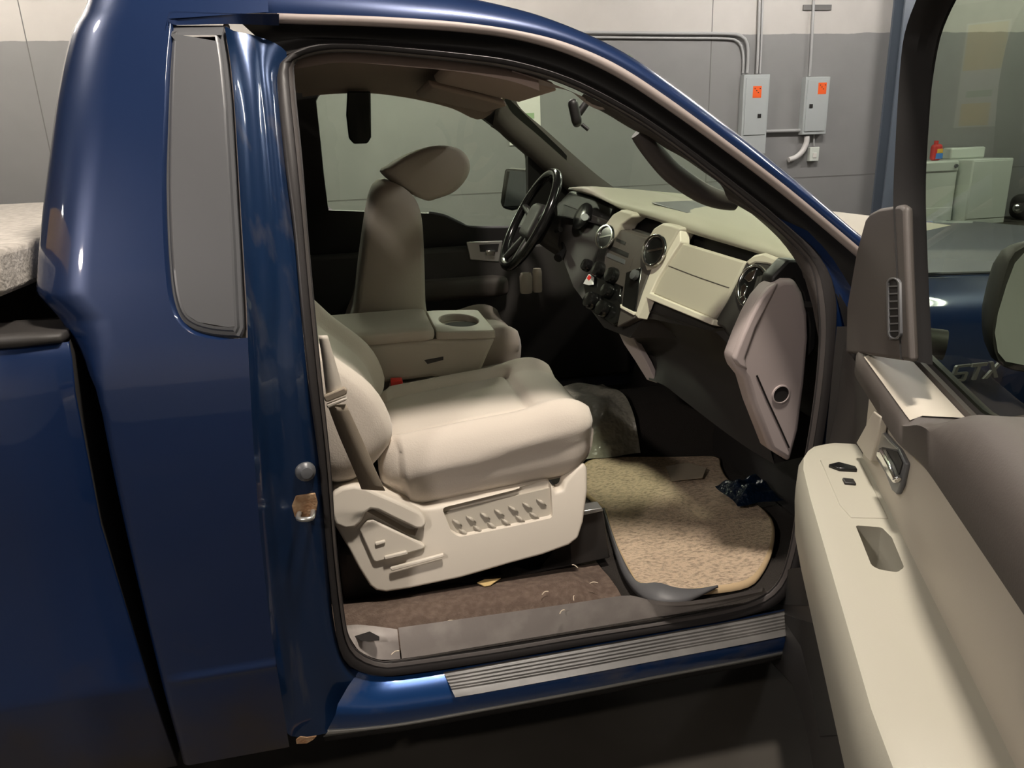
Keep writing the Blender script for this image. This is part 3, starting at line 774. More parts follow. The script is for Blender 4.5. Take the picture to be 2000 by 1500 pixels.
# grey board across the bed rails
x_f = -.50
a, b, c = PX(0, 490, x_f), PX(74, 463, x_f), PX(30, 572, x_f)
zt_, zb_ = (a.z + b.z) / 2, c.z
t = tag(empty('cargo_cover_board', (-1.2, 0, zb_)), 'textured grey board lying across the rails of the truck bed', 'board')
box('board', (-2.2, -.93, zb_), (x_f, .93, zt_), M['bed_liner'], t, bevel=.012)
for y in (-.90, .90): box('bearer_strip', (-2.15, y - .025, 1.2585), (x_f - .12, y + .025, zb_), M['black'], t, bevel=.004)

# ---- cab floor, back wall, far side
FZ = .44
carpet_pts = [V((-.16, -.80, FZ + .02)), V((.35, -.86, FZ + .015)), V((.62, -.88, FZ)), V((1.0, -.86, FZ))]
fx = (-.24, 0, .2, .4, .6, .8, 1.0, 1.2, 1.45)
sheet('sill_carpet', [[V((x, y, FZ + dz * (1 if x < .6 else .35))) for x in (-.24, 0, .2, .4, .55, .62, .66)] for y, dz in ((-.905, -.03), (-.875, .0), (-.848, .050), (-.80, .062), (-.74, .050), (-.68, .016), (-.64, .003), (-.6, 0))], M['carpet'], T, auto=0)
sheet('floor_covering', [[V((x, y, FZ + dz)) for x in fx] for y, dz in ((-.91, -.006), (-.601, -.006), (-.6, 0), (-.35, 0), (-.02, .0), (.01, .04), (.05, .11), (.12, .165), (.30, .165), (.36, .13), (.42, .04), (.85, 0))], M['shaded_carpet'], T, auto=0)  # dark colour carries the footwell's shade
box('cab_back_wall', (-.35, -.90, .42), (-.33, .90, 1.27), M['black'], T, bevel=.01)
box('firewall', (1.45, -.80, .35), (1.5, .80, 1.12), M['black'], T, bevel=0)
sheet('toe_board', [[V((1.31, y, FZ + .005)) for y in (-.86, .86)], [V((1.44, y, .80)) for y in (-.86, .86)], [V((1.44, y, 1.1)) for y in (-.80, .80)]], M['shade_black'], T)  # near-black for the shade under the dash
# step of carpet in front of the seat riser
box('seat_riser', (-.02, -.66, FZ), (.60, -.17, .60), M['charcoal'], T, bevel=.02)

# ---- sill plate
up_ = [(778, 1226), (950, 1202), (1125, 1177), (1223, 1163), (1262, 1170), (1320, 1176), (1400, 1166), (1490, 1148)]
lo_ = [(785, 1288), (950, 1264), (1125, 1236), (1223, 1222), (1300, 1209), (1500, 1160)]
u3 = cr([PZ(*p, .506 if p[0] < 1250 else .485) for p in up_], 40); l3 = cr([PS(*p, .072) + V((0, 0, .002)) for p in lo_], 40)
sl = sheet('sill_scuff_plate', [[p + V((0, .002, -.012)) for p in u3], u3, [a.lerp(b, .35) + V((0, 0, .003)) for a, b in zip(u3, l3)], [a.lerp(b, .75) + V((0, 0, .002)) for a, b in zip(u3, l3)],
     [a.lerp(b, .78) + V((0, 0, -.001)) for a, b in zip(u3, l3)], [a.lerp(b, .85) + V((0, 0, -.001)) for a, b in zip(u3, l3)], [a.lerp(b, .87) + V((0, 0, .002)) for a, b in zip(u3, l3)], l3], M['scuff'], T, auto=30)
ub = cr([PZ(*p, .506) for p in [(672, 1222), (700, 1220), (740, 1224), (776, 1229)]], 14)
lb = cr([PS(*p, .075) for p in [(684, 1246), (703, 1272), (740, 1288), (782, 1287)]], 14)
ec = sheet('sill_end_cap', [[p + V((0, 0, -.012)) for p in ub], ub, [a.lerp(b, .5) + V((0, 0, .004)) for a, b in zip(ub, lb)], lb], M['scuff'], T, auto=0)
slab('tool_hole', [PZ(*p, .499) for p in [(693, 1243), (722, 1234), (741, 1244), (741, 1251), (705, 1252)]], (0, 0, .001), M['shade_black'], ec)

# ---- headliner and visors
near = [PS(*p, .10) for p in [(560, 117), (645, 103), (702, 103), (800, 111), (898, 121), (996, 139), (1052, 158)]]
far = [PFAR(*p, .10) for p in [(590, 182), (640, 177), (720, 175), (800, 185), (880, 204), (940, 227), (988, 186)]]
xsx = [-.22, -.05, .08, .22, .36, .52, .66]
hl = [[p + V((0, -.005, -.02)) for p in near], near]
for y, z in ((-.60, 1.765), (-.45, 1.79), (0, 1.80), (.45, 1.79), (.60, 1.765)):
    hl.append([V((x, y, z - (max(0, x - .2) / .46) ** 2 * .085)) for x in xsx])
hl += [far, [p + V((0, .01, -.012)) for p in far]]
hd_ = sheet('headliner', [cr(r, 30) for r in hl], M['headliner'], T, auto=0)
vz = lambda x: 1.765 - (max(0, x - .2) / .46) ** 2 * .085
def visor(nm, y0, y1):
    c = [V((.36, y0, vz(.36) - .015)), V((.60, y0 + .02, vz(.60) - .022)), V((.60, y1 - .02, vz(.60) - .022)), V((.36, y1, vz(.36) - .015))]
    return slab(nm, c, (.01, 0, -.022), M['headliner'], hd_, bevel=.01, seg=3)
visor('sun_visor', -.52, -.06); visor('sun_visor', .08, .52)

# ---- near A pillar trim, with its grab handle
inn = [(1133, 192), (1150, 205), (1167, 213), (1188, 224), (1214, 240), (1240, 255), (1266, 266), (1300, 289), (1336, 309), (1375, 336), (1410, 362), (1425, 392), (1456, 408), (1500, 444), (1540, 484), (1562, 512), (1572, 545)]
out = [(1138, 182), (1170, 198), (1210, 218), (1240, 237), (1270, 256), (1298, 274), (1330, 298), (1368, 327), (1406, 356), (1440, 384), (1505, 437), (1550, 482), (1580, 515), (1592, 550), (1596, 588), (1598, 640), (1598, 690)]
pi_ = cr([PS(*p, .135) for p in inn], 50); po = cr([PS(*p, .066) for p in out], 50)
pt = sheet('windshield_pillar_trim', [[p + V((.004, .012, .0)) for p in pi_], pi_, [a.lerp(b, .35) + V((-.004, -.018, 0)) for a, b in zip(pi_, po)], [a.lerp(b, .8) + V((0, -.012, 0)) for a, b in zip(pi_, po)], po], M['pillar'], T, auto=0)
hp = cr([PY(*p, -.70) for p in [(1246, 258), (1266, 284), (1290, 313), (1312, 336), (1340, 357), (1372, 377), (1402, 389), (1436, 396)]], 30)
tube('grab_handle', [p + V((0, 0, 0)) for p in hp], [.018 + .006 * math.sin(math.pi * min(1, max(0, i / 29))) ** .5 for i in range(30)], M['pillar'], pt, 14)
hi = [(1000, 147), (1052, 165), (1110, 177), (1133, 193), (1150, 206), (1167, 214)]
ho = [(1000, 138), (1052, 154), (1100, 172), (1140, 190), (1170, 205), (1182, 214)]
sheet('header_trim', [cr([PS(*p, .125) for p in hi], 20), cr([PS(*p, .09) for p in ho], 20)], M['molding'], pt, auto=0)

# ---- far side: door panel with its window, pillar trim, belt guide, outside mirror
win = [(617, 196), (624, 181), (640, 177), (720, 176), (800, 186), (880, 205), (940, 228), (985, 262), (1031, 303), (1033, 370), (1033, 443), (980, 446), (925, 446), (900, 438), (870, 424), (840, 417), (740, 414), (641, 411), (632, 340), (625, 270)]
wh = lin([PFAR(*p, .09) for p in win], 120, True)
wc = V((sum(p.x for p in wh) / 120, 0, sum(p.z for p in wh) / 120))
def toward(c, p, xlo, xhi, zlo, zhi, yfun):
    dx, dz = p.x - c.x, p.z - c.z
    t = 1e9
    if dx > 1e-6: t = min(t, (xhi - c.x) / dx)
    if dx < -1e-6: t = min(t, (xlo - c.x) / dx)
    if dz > 1e-6: t = min(t, (zhi - c.z) / dz)
    if dz < -1e-6: t = min(t, (zlo - c.z) / dz)
    x, z = c.x + dx * t, c.z + dz * t
    return V((x, yfun(z), z))
yo = lambda z: -S(z) - .09
pa_, pb_ = PFAR(992, 192, .08), PFAR(1158, 352, .08)
def clip_pillar(c, p):
    nx, nz = (pa_.z - pb_.z), (pb_.x - pa_.x)
    f = lambda q_: (q_.x - pa_.x) * nx + (q_.z - pa_.z) * nz
    if f(p) <= 0: return p
    t = f(c) / (f(c) - f(p)); q_ = c.lerp(V((p.x, c.y, p.z)), t); return V((q_.x, yo(q_.z), q_.z))
wouter = [clip_pillar(wc, toward(wc, p, -.3, 1.0, 1.0, 1.765, yo)) for p in wh]
fd = ring_slab('far_door', wouter, wh, (0, .05, 0), M['black'], T, auto=40)
sheet('far_door_skin', [[V((x, -S(z) - .03, z)) for x in (-.3, .3, .9, 1.5)] for z in (.35, .6, .9, 1.15, 1.2)], M['paint'], fd)
box('far_door_panel', (-.12, .80, .50), (1.3, .86, 1.14), M['charcoal'], fd, bevel=.02)
pad('far_door_armrest', (.42, .77, .97), (.30, .05, .045), M['brown_trim'], fd, r=.03, n=(10, 6, 6))
bz_ = [PY(*p, .795) for p in [(911, 473), (982, 470), (975, 512), (918, 508)]]
slab('handle_bezel', bz_, (0, .01, 0), M['silver'], fd, bevel=.004)
slab('handle_recess', [PY(*p, .792) for p in [(936, 478), (975, 476), (972, 492), (938, 492)]], (0, .004, 0), M['black'], fd)
slab('pull_handle', [PY(*p, .778) for p in [(948, 489), (968, 489), (967, 500), (949, 499)]], (0, .014, 0), M['chrome'], fd, bevel=.004)
tube('belt_molding', cr([PFAR(*p, .075) for p in [(838, 416), (868, 422), (900, 437), (922, 444), (1033, 444)]], 30), .008, M['grey_trim'], fd)
gl = lin([PFAR(*p, .06) for p in win], 60, True)
gc = V((0, 0, 0))
for p in gl: gc += p
gc /= 60
me = mesh('far_window_glass', [*gl, gc], [(i, (i + 1) % 60, 60) for i in range(60)]); fixn(me)
link('far_window_glass', me, M['glass'], fd, auto=0)
w1 = [(984, 172), (991, 186), (1006, 213), (1053, 253), (1105, 299), (1158, 344), (1205, 378)]
w2 = [(962, 246), (978, 256), (990, 268), (1031, 303), (1058, 328), (1092, 356), (1130, 392)]
f1 = cr([PFAR(*p, .07) for p in w1], 30); f2 = cr([PFAR(*p, .12) for p in w2], 30)
sheet('far_pillar_trim', [[p + V((.03, .02, 0)) for p in f1], f1, [a.lerp(b, .45) + V((-.015, -.03, 0)) for a, b in zip(f1, f2)], f2, [p + V((0, .05, 0)) for p in f2]], M['brown_trim'], T, auto=0)
slab('far_sail_panel', [PFAR(*p, .10) for p in [(1031, 300), (1095, 352), (1150, 400), (1150, 470), (1033, 470)]], (0, .03, 0), M['black'], T, smooth=False)
slab('seat_belt_guide', [PFAR(*p, .16) for p in [(678, 178), (724, 178), (725, 268), (718, 280), (691, 281), (681, 270), (676, 225)]], (0, .035, 0), M['gloss_black'], T, bevel=.006)
mm = [PY(*p, 1.12) for p in [(986, 329), (1032, 332), (1032, 403), (1000, 412), (981, 407), (977, 395)]]
fm = slab('far_side_mirror', mm, (.05, .14, 0), M['charcoal'], T, bevel=.012)
slab('mirror_glass', [PY(*p, 1.117) for p in [(996, 333), (1032, 336), (1032, 400), (984, 403)]], (0, .002, 0), M['grey_trim'], fm)
rw_ = [V((-.33, S(z) + .05, z)) for z in (1.26, 1.4, 1.55, 1.7, 1.78, 1.83)]
slab('rear_light_block', rw_ + [V((-.33, -p.y, p.z)) for p in reversed(rw_)], (.03, 0, 0), M['black'], T, smooth=False)  # solid wall added in place of the rear window, stops light leaking in

# ---- windshield and rear view mirror
near_w = [e7[i] + V((0, .02, -.012)) for i in range(4, n) if e7[i].x > .62 and e7[i].x < 1.35][::2]
gw = []
for f in (0, .25, .5, .75, 1.0):
    b = 4 * f * (1 - f)
    gw.append([V((p.x + (.10 + .22 * (i / len(near_w)) ** 2) * b, p.y * (1 - 2 * f), p.z + .02 * b)) for i, p in enumerate(near_w)])
sheet('windshield', gw, M['screen_glass'], T, auto=0)
mc = PY(1145, 218, -.02)
mr = pad('rear_view_mirror', mc + V((0, .12, 0)), (.016, .125, .040), M['black'], T, rot=Matrix.Rotation(math.radians(-17), 3, 'Z') @ Matrix.Rotation(math.radians(-12), 3, 'Y'), r=.016, n=(6, 16, 10))
tube('mirror_stem', [mc + V((.01, .11, .0)), mc + V((.05, .11, .05))], .012, M['black'], mr)
tube('dimmer_tab', [mc + V((.004, .06, -.035)), mc + V((.022, .05, -.052))], .006, M['black'], mr)

# ---- passenger seat
rotc = Matrix.Rotation(math.radians(-5), 3, 'Y')
def cushion_deform(p, u, v, q):
    z = p.z
    if q > 0:
        av = abs(v)
        z += .020 * max(0, min(1, (av - .50) / .25)) * (1 - max(0, av - .8) * 2) * q
        z -= .020 * math.exp(-((av - .60) / .045) ** 2) * max(0, min(1, (.5 - u) / .08)) * q
        z -= .016 * math.exp(-((u - .42) / .04) ** 2) * (1 if av < .62 else 0) * q
        z += .014 * math.exp(-((u - .62) / .22) ** 2) * q
        z += .006 * math.cos(u * 2.2) * (1 if av < .6 else .3) * q
    y = p.y * (0.93 if u < -.8 else 1)
    if abs(v) > .8: y -= math.copysign(.016, v) * max(0, min(1, (.25 - q + .25 * u) / .12))
    return (p.x - .02 * (1 - q) * max(0, u), y, z)
seat = pad('passenger_seat', (.385, -.435, .785), (.285, .270, .090), M['fabric'], T, rot=rotc, r=.075, n=(64, 64, 10), deform=cushion_deform)
rotb = Matrix.Rotation(math.radians(-31), 3, 'Y')
def back_deform(p, u, v, q):
    x = p.x
    if u > 0:
        av = abs(v)
        x += .035 * max(0, min(1, (av - .5) / .25)) * u * (1 - .6 * max(0, q))
        x -= .010 * math.exp(-((av - .58) / .05) ** 2) * u
    return (x + .045 * math.exp(-((q + .55) / .38) ** 2) * max(0, u), p.y * (1 - .10 * max(0, q)), p.z)
pad('backrest', (-.118, -.435, 1.07), (.080, .265, .335), M['fabric'], seat, rot=rotb, r=.075, n=(10, 36, 24), deform=back_deform)
# side shield
YS = -.705
def PSH(px, py, y): return PP(px, py, (0, 1, -.34), y - .34 * .68)
sh = [(645, 958), (660, 948), (690, 943), (715, 946), (738, 955), (780, 972), (828, 994), (845, 992), (880, 985), (1000, 959), (1075, 944), (1086, 962), (1100, 958), (1105, 940), (1126, 916), (1139, 905), (1148, 914), (1148, 960), (1140, 1020), (1130, 1052), (1112, 1066), (1060, 1085), (1000, 1101), (900, 1130), (800, 1151), (755, 1158), (735, 1155), (722, 1145), (700, 1110), (680, 1072), (655, 1030), (645, 1000)]
shield = slab('side_shield', [PSH(*p, YS) for p in sh], (0, .05, 0), M['cream'], seat, bevel=.011, seg=4)
def cut(o, cutters):
    for c in cutters:
        m = o.modifiers.new('cut', 'BOOLEAN'); m.operation = 'DIFFERENCE'; m.object = c; m.solver = 'EXACT'
    dg = bpy.context.evaluated_depsgraph_get()
    me = bpy.data.meshes.new_from_object(o.evaluated_get(dg))
    o.modifiers.clear()
    old = o.data; o.data = me; bpy.data.meshes.remove(old)
    for c in cutters:
        d = c.data; bpy.data.objects.remove(c); bpy.data.meshes.remove(d)
    for p in o.data.polygons: p.use_smooth = True
    try: o.data.set_sharp_from_angle(angle=math.radians(35))
    except Exception: pass
c1 = slab('cutter', [PSH(*p, YS - .03) for p in [(866, 1003), (1000, 971), (1082, 951), (1086, 1022), (1000, 1041), (900, 1061), (884, 1050)]], (0, .052, 0), M['cream'], None, bevel=.008)
c2 = slab('cutter', [PSH(*p, YS - .03) for p in [(714, 1008), (722, 999), (735, 1000), (820, 1040), (813, 1058), (800, 1056)]], (0, .062, 0), M['cream'], None)
bpy.context.view_layer.update()
cut(shield, [c1, c2])
dp = slab('tread_plate_inset', [PSH(*p, YS + .015) for p in [(862, 1003), (1082, 951), (1086, 1022), (900, 1062), (882, 1052)]], (0, .01, 0), M['stone'], seat, smooth=False)
pcs = []
for i in range(7):
    for j in range(2):
        px, py = 893 + i * 27.5 + j * 14, 1021 - i * 6.6 + j * 19
        if j == 1 and i > 5: continue
        a, b = PSH(px - 10, py - 6, YS + .010), PSH(px + 10, py + 7, YS + .010)
        dd = (b - a); nn = V((-dd.z, 0, dd.x)).normalized() * .0038
        mid = (a + b) / 2
        pcs.append(([a, mid - nn, b, mid + nn, mid + V((0, -.0055, 0)), a + V((0, .007, 0)), mid - nn + V((0, .007, 0)), b + V((0, .007, 0)), mid + nn + V((0, .007, 0))],
                    [(0, 1, 4), (1, 2, 4), (2, 3, 4), (3, 0, 4), (0, 5, 6, 1), (1, 6, 7, 2), (2, 7, 8, 3), (3, 8, 5, 0)]))
joined('tread_lozenge', pcs, M['stone'], dp if False else seat, auto=0)
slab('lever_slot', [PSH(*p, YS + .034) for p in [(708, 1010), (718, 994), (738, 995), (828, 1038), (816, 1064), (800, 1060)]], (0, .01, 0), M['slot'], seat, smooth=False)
lev = [(650, 965), (668, 953), (692, 949), (716, 953), (735, 962), (780, 981), (820, 1000), (830, 1012), (833, 1024), (826, 1034), (812, 1034), (770, 1014), (738, 998), (724, 996), (714, 1003), (706, 1020), (694, 1031), (675, 1034), (655, 1026), (646, 1000)]
slab('recliner_lever', [PSH(*p, YS - .028) for p in lev], (0, .030, 0), M['cream'], seat, bevel=.008, seg=3)
slab('shield_block', [PSH(*p, YS - .012) for p in [(702, 1036), (717, 1018), (728, 1016), (822, 1060), (832, 1068), (826, 1074), (735, 1100), (728, 1096)]], (0, .014, 0), M['cream'], seat, bevel=.005, seg=3)
for a in ([(732, 1061), (752, 1056), (753, 1061), (734, 1067)], [(750, 1088), (794, 1077), (797, 1083), (752, 1094)], [(762, 1110), (866, 1082), (868, 1088), (765, 1116)]):
    slab('shield_rib', [PSH(*p, YS - .018) for p in a], (0, .008, 0), M['cream'], seat, bevel=.002)
# riser under the seat front
slab('seat_track_cover', [PY(*p, -.66) for p in [(1100, 1000), (1136, 999), (1176, 994), (1181, 1010), (1192, 1090), (1050, 1120), (900, 1150), (900, 1080)]], (0, .05, 0), M['charcoal'], seat, bevel=.004)
slab('track_end', [PY(*p, -.668) for p in [(1134, 999), (1176, 992), (1179, 998), (1140, 1007)]], (0, .04, 0), M['silver'], seat, bevel=.002)
# belt webbing, latch guide, buckle
def ribbon(nm, L, R, y0, y1, mat, par):
    a = [PY(*p, y0 + (y1 - y0) * i / (len(L) - 1)) for i, p in enumerate(L)]
    b = [PY(*p, y0 + (y1 - y0) * i / (len(R) - 1)) for i, p in enumerate(R)]
    return sheet(nm, [cr(a, 16), cr(b, 16)], mat, par, solid=.003, auto=0)
sb = ribbon('seat_belt', [(640, 792), (662, 850), (690, 915), (706, 955)], [(676, 790), (704, 850), (732, 915), (752, 958)], -.79, -.735, M['belt'], T)
ribbon('belt_upper_run', [(622, 655), (630, 710), (637, 772)], [(640, 655), (656, 710), (672, 768)], -.80, -.79, M['cream'], sb)
gd = [(632, 774), (672, 757), (678, 762), (677, 771), (640, 786), (634, 784)]
slab('latch_guide', [PY(*p, -.80) for p in gd], (0, .014, 0), M['belt'], sb, bevel=.003)
slab('latch_tongue', [PY(*p, -.80) for p in [(637, 791), (676, 776), (678, 782), (640, 799)]], (0, .012, 0), M['cream'], sb, bevel=.003)
bk = slab('belt_buckle', [PY(*p, -.20) for p in [(761, 751), (788, 749), (792, 770), (788, 800), (759, 800)]], (0, .03, 0), M['stone'], T, bevel=.005)
slab('release_button', [PY(*p, -.206) for p in [(763, 743), (786, 742), (788, 755), (763, 756)]], (0, .03, 0), M['red'], bk, bevel=.003)
slab('buckle_stalk', [PY(*p, -.195) for p in [(758, 798), (778, 798), (772, 835), (752, 832)]], (0, .02, 0), M['charcoal'], bk)

# ---- driver's seat, middle seat and folded armrest
def profile_body(nm, pxs, y0, y1, mat, par, k=60):
    base = cr([PY(*p, y0) for p in pxs], k, True)
    c = V((0, 0, 0))
    for p in base: c += p
    c /= k
    loops = []
    wd = y1 - y0
    for f, s in ((0, .80), (.03, .90), (.08, .965), (.16, 1.0), (.5, 1.0), (.84, 1.0), (.92, .965), (.97, .90), (1, .80)):
        loops.append([V((c.x + (p.x - c.x) * s, y0 + wd * f, c.z + (p.z - c.z) * s)) for p in base])
    return closed_loft(nm, loops, mat, par, auto=0)
dseat = pad('driver_seat', (.39, .43, .785), (.285, .265, .090), M['fabric'], T, rot=rotc, r=.075, n=(24, 24, 8), deform=cushion_deform)
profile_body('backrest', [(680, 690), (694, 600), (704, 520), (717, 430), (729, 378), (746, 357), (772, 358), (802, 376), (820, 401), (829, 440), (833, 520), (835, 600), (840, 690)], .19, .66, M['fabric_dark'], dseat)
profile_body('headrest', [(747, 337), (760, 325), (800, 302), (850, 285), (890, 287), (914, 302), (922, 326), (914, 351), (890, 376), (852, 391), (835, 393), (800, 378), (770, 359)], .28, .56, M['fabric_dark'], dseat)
tube('headrest_post', [PY(785, 345, .42), PY(775, 390, .42)], .008, M['chrome'], dseat)
mid = pad('middle_seat', (.40, 0, .715), (.275, .168, .090), M['fabric'], T, rot=rotc, r=.085, n=(22, 16, 8))
za = 1.025
a = PY(702, 652, -.165); b = PY(850, 652, -.165); c_ = PY(968, 643, -.165)
zt_ = (a.z + b.z) / 2
con = slab('folded_armrest', [V((a.x - .06, -.165, zt_ - .155)), V((a.x - .10, -.165, zt_ - .028)), V((b.x, -.165, zt_ - .028)), V((c_.x, -.165, c_.z - .028)), V((c_.x - .012, -.165, c_.z - .05)), V((c_.x - .055, -.165, c_.z - .135)), V((b.x + .04, -.165, zt_ - .165)), V((b.x - .02, -.165, zt_ - .145))], (0, .33, 0), M['stone'], mid, bevel=.012, seg=3)
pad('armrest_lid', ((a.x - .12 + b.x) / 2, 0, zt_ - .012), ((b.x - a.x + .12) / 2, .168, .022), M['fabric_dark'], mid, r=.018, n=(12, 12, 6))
hx0, hx1 = b.x + .004, c_.x
ang = [2 * math.pi * i / 48 for i in range(48)]
cxm = (hx0 + hx1) / 2
inner = [V((cxm + .062 * math.cos(t), .0 + .098 * math.sin(t) * (1 if abs(math.sin(t)) < 2 else 1), 0)) for t in ang]
def sq(t):
    x, y = math.cos(t), math.sin(t); hx, hy = (hx1 - hx0) / 2, .165
    k = min(hx / abs(x) if abs(x) > 1e-6 else 9, hy / abs(y) if abs(y) > 1e-6 else 9)
    return V((cxm + x * k, y * k, 0))
zc = lambda x: zt_ + (c_.z - zt_) * max(0, min(1, (x - b.x) / (c_.x - b.x)))
outer_ = [sq(t) for t in ang]
for L in (inner, outer_):
    for p in L: p.z = zc(p.x) - .004
ring_slab('cup_holder_tray', outer_, inner, (0, 0, -.026), M['stone'], mid, bevel=.004)
lathe_rings('cup_well', (cxm, 0, zt_ - .031), (0, 0, 1), [(.06, 0), (.062, .0015)], M['shade_black'], mid, 32, rx=1.0)
slab('armrest_latch', [PY(*p, -.169) for p in [(829, 704), (866, 697), (866, 703), (835, 711)]], (0, .004, 0), M['charcoal'], mid)

# ---- dashboard
LLp = [(1120, 372), (1160, 384), (1192, 398), (1218, 411), (1290, 434), (1350, 456), (1430, 480), (1500, 501), (1552, 517), (1580, 527)]
LCp = [(1112, 366), (1150, 366), (1192, 388), (1226, 398), (1310, 418), (1390, 444), (1450, 464), (1500, 480), (1550, 497), (1580, 508)]
ll = cr([PD(*p, .0) for p in LLp], 50); lc = cr([PD(*p, -.008) for p in LCp], 50)
bk_ = [V((1.44, -.86 + (1.56) * (1 - i / 49), 1.325)) for i in range(50)]
lm = [a.lerp(b, .5) + V((-.012, 0, 0)) for a, b in zip(ll, lc)]
l1 = [a.lerp(b, .10) + V((0, 0, .004)) for a, b in zip(lc, bk_)]
lin_ = [p + V((.06, 0, -.004)) for p in ll]
dash = sheet('dashboard', [lin_, ll, lm, lc, l1, [a.lerp(b, .5) + V((0, 0, .004)) for a, b in zip(lc, bk_)], bk_], M['dash_pad'], T, auto=0)
# speaker grille on the dash top
pa, pb, pc = lc[20], bk_[20], lc[34]
pn = (pb - pa).cross(pc - pa).normalized()
if pn.z < 0: pn = -pn
gp = [PP(*p, pn, pn.dot(pa) + .006) for p in [(1272, 397), (1372, 393), (1460, 411), (1455, 415), (1340, 418)]]
slab('dash_grille', gp, pn * .004, M['grey_trim'], dash, bevel=.002)
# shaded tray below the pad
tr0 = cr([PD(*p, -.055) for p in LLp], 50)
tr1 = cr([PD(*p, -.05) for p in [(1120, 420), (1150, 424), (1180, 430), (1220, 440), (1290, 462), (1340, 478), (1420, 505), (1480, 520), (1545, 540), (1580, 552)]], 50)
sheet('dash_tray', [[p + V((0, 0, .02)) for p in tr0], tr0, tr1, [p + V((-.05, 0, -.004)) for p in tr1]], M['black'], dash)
# carcass behind everything
car = [(1100, 400), (1180, 430), (1220, 442), (1290, 465), (1440, 515), (1545, 545), (1560, 600), (1500, 640), (1440, 690), (1400, 650), (1260, 620), (1230, 660), (1180, 640), (1120, 560), (1090, 480)]
slab('dash_carcass', [PD(*p, -.02) for p in car], (.25, 0, -.02), M['charcoal'], dash)
# knee panel
kU = [(1215, 618), (1252, 604), (1320, 624), (1385, 646), (1412, 640), (1440, 690)]
kM = [(1250, 680), (1290, 670), (1340, 690), (1400, 715), (1445, 725), (1470, 760)]
kL = [(1268, 742), (1296, 752), (1330, 778), (1400, 832), (1460, 875), (1512, 906)]
ku = cr([PD(*p, -.004) for p in kU], 24)
km = cr([PP(*p, (1, .25, -.12), .90) for p in kM], 24)
kl = cr([PP(*p, (1, .25, 0), .955) for p in kL], 24)
sheet('knee_panel', [cr([a, b, c], 10) for a, b, c in zip(ku, km, kl)], M['charcoal'], dash, auto=0)
sheet('knee_return', [kl, [p + V((.25, 0, .03)) for p in kl]], M['shade_black'], dash)  # near-black painted as under-dash shade
slab('lower_trim_strip', [PP(*p, (1, .25, -.12), .865) for p in [(1203, 640), (1226, 634), (1240, 668), (1262, 706), (1281, 748), (1263, 742), (1240, 705), (1218, 672)]], (.02, 0, 0), M['taupe'], dash, bevel=.003)
# glove box door and its pale frame
slab('glovebox_door', [PD(*p, .010) for p in [(1327, 472), (1456, 511), (1432, 560), (1408, 602), (1391, 622), (1330, 598), (1268, 571), (1290, 528)]], (.02, 0, -.005), M['stone'], dash, bevel=.006, seg=3)
tube('glovebox_seam', cr([PD(*p, .0105) for p in [(1303, 518), (1360, 540), (1424, 562)]], 12), .0012, M['brown_trim'], dash)
slab('frame_bar', [PD(*p, .022) for p in [(1310, 447), (1328, 446), (1329, 472), (1303, 512), (1283, 545), (1270, 572), (1394, 624), (1390, 635), (1262, 582), (1246, 622), (1240, 616), (1254, 572), (1270, 530), (1292, 485)]], (.03, 0, -.008), M['cream'], dash, bevel=.003)
# right end pod with the round vent
slab('vent_pod', [PD(*p, .008) for p in [(1456, 510), (1474, 499), (1496, 497), (1540, 516), (1560, 545), (1520, 580), (1490, 605), (1465, 628), (1440, 690), (1412, 642), (1392, 632), (1420, 585), (1438, 548)]], (.05, 0, -.01), M['charcoal'], dash, bevel=.008)
slab('pod_top', [PD(*p, .012) for p in [(1454, 512), (1472, 498), (1492, 494), (1540, 514), (1560, 533), (1530, 528), (1496, 516), (1474, 514), (1462, 520)]], (.05, 0, .0), M['stone'], dash, bevel=.006)
def ring_px(nm, cpx, rx, ry, tilt, wpx, off, mat, par, n_=40, thick=.008):
    o_, i_ = [], []
    for k in range(n_):
        t = 2 * math.pi * k / n_
        for L, dw in ((o_, 0), (i_, -wpx)):
            x, y = (rx + dw) * math.cos(t), (ry + dw) * math.sin(t)
            L.append(PD(cpx[0] + x * math.cos(tilt) - y * math.sin(tilt), cpx[1] + x * math.sin(tilt) + y * math.cos(tilt), off))
    return ring_slab(nm, o_, i_, (thick, 0, 0), mat, par, bevel=.002)
def ell_px(nm, cpx, rx, ry, tilt, off, mat, par, n_=40, thick=.006):
    o_ = []
    for k in range(n_):
        t = 2 * math.pi * k / n_
        x, y = rx * math.cos(t), ry * math.sin(t)
        o_.append(PD(cpx[0] + x * math.cos(tilt) - y * math.sin(tilt), cpx[1] + x * math.sin(tilt) + y * math.cos(tilt), off))
    return slab(nm, o_, (thick, 0, 0), mat, par)
v1 = ell_px('air_vent', (1467, 559), 28, 41, .28, .016, M['gloss_black'], dash)
ring_px('vent_ring', (1467, 559), 29, 43, .28, 4, .020, M['chrome'], v1)
for a in ([(1452, 543), (1462, 532), (1478, 524), (1470, 545), (1462, 552)], [(1446, 560), (1454, 552), (1459, 560), (1452, 578), (1445, 582)], [(1440, 586), (1452, 576), (1456, 584), (1450, 597), (1443, 596)]):
    slab('vent_petal', [PD(*p, .019) for p in a], (.004, 0, 0), M['chrome'], v1, bevel=.002)
for k in range(4):
    x, y = 1468 + k * 7, 572 - k * 2
    slab('vent_slat', [PD(*p, .019) for p in [(x, y + 6), (x + 4, y + 6), (x + 15 - k, y - 32), (x + 11 - k, y - 32)]], (.004, 0, 0), M['charcoal'], v1)
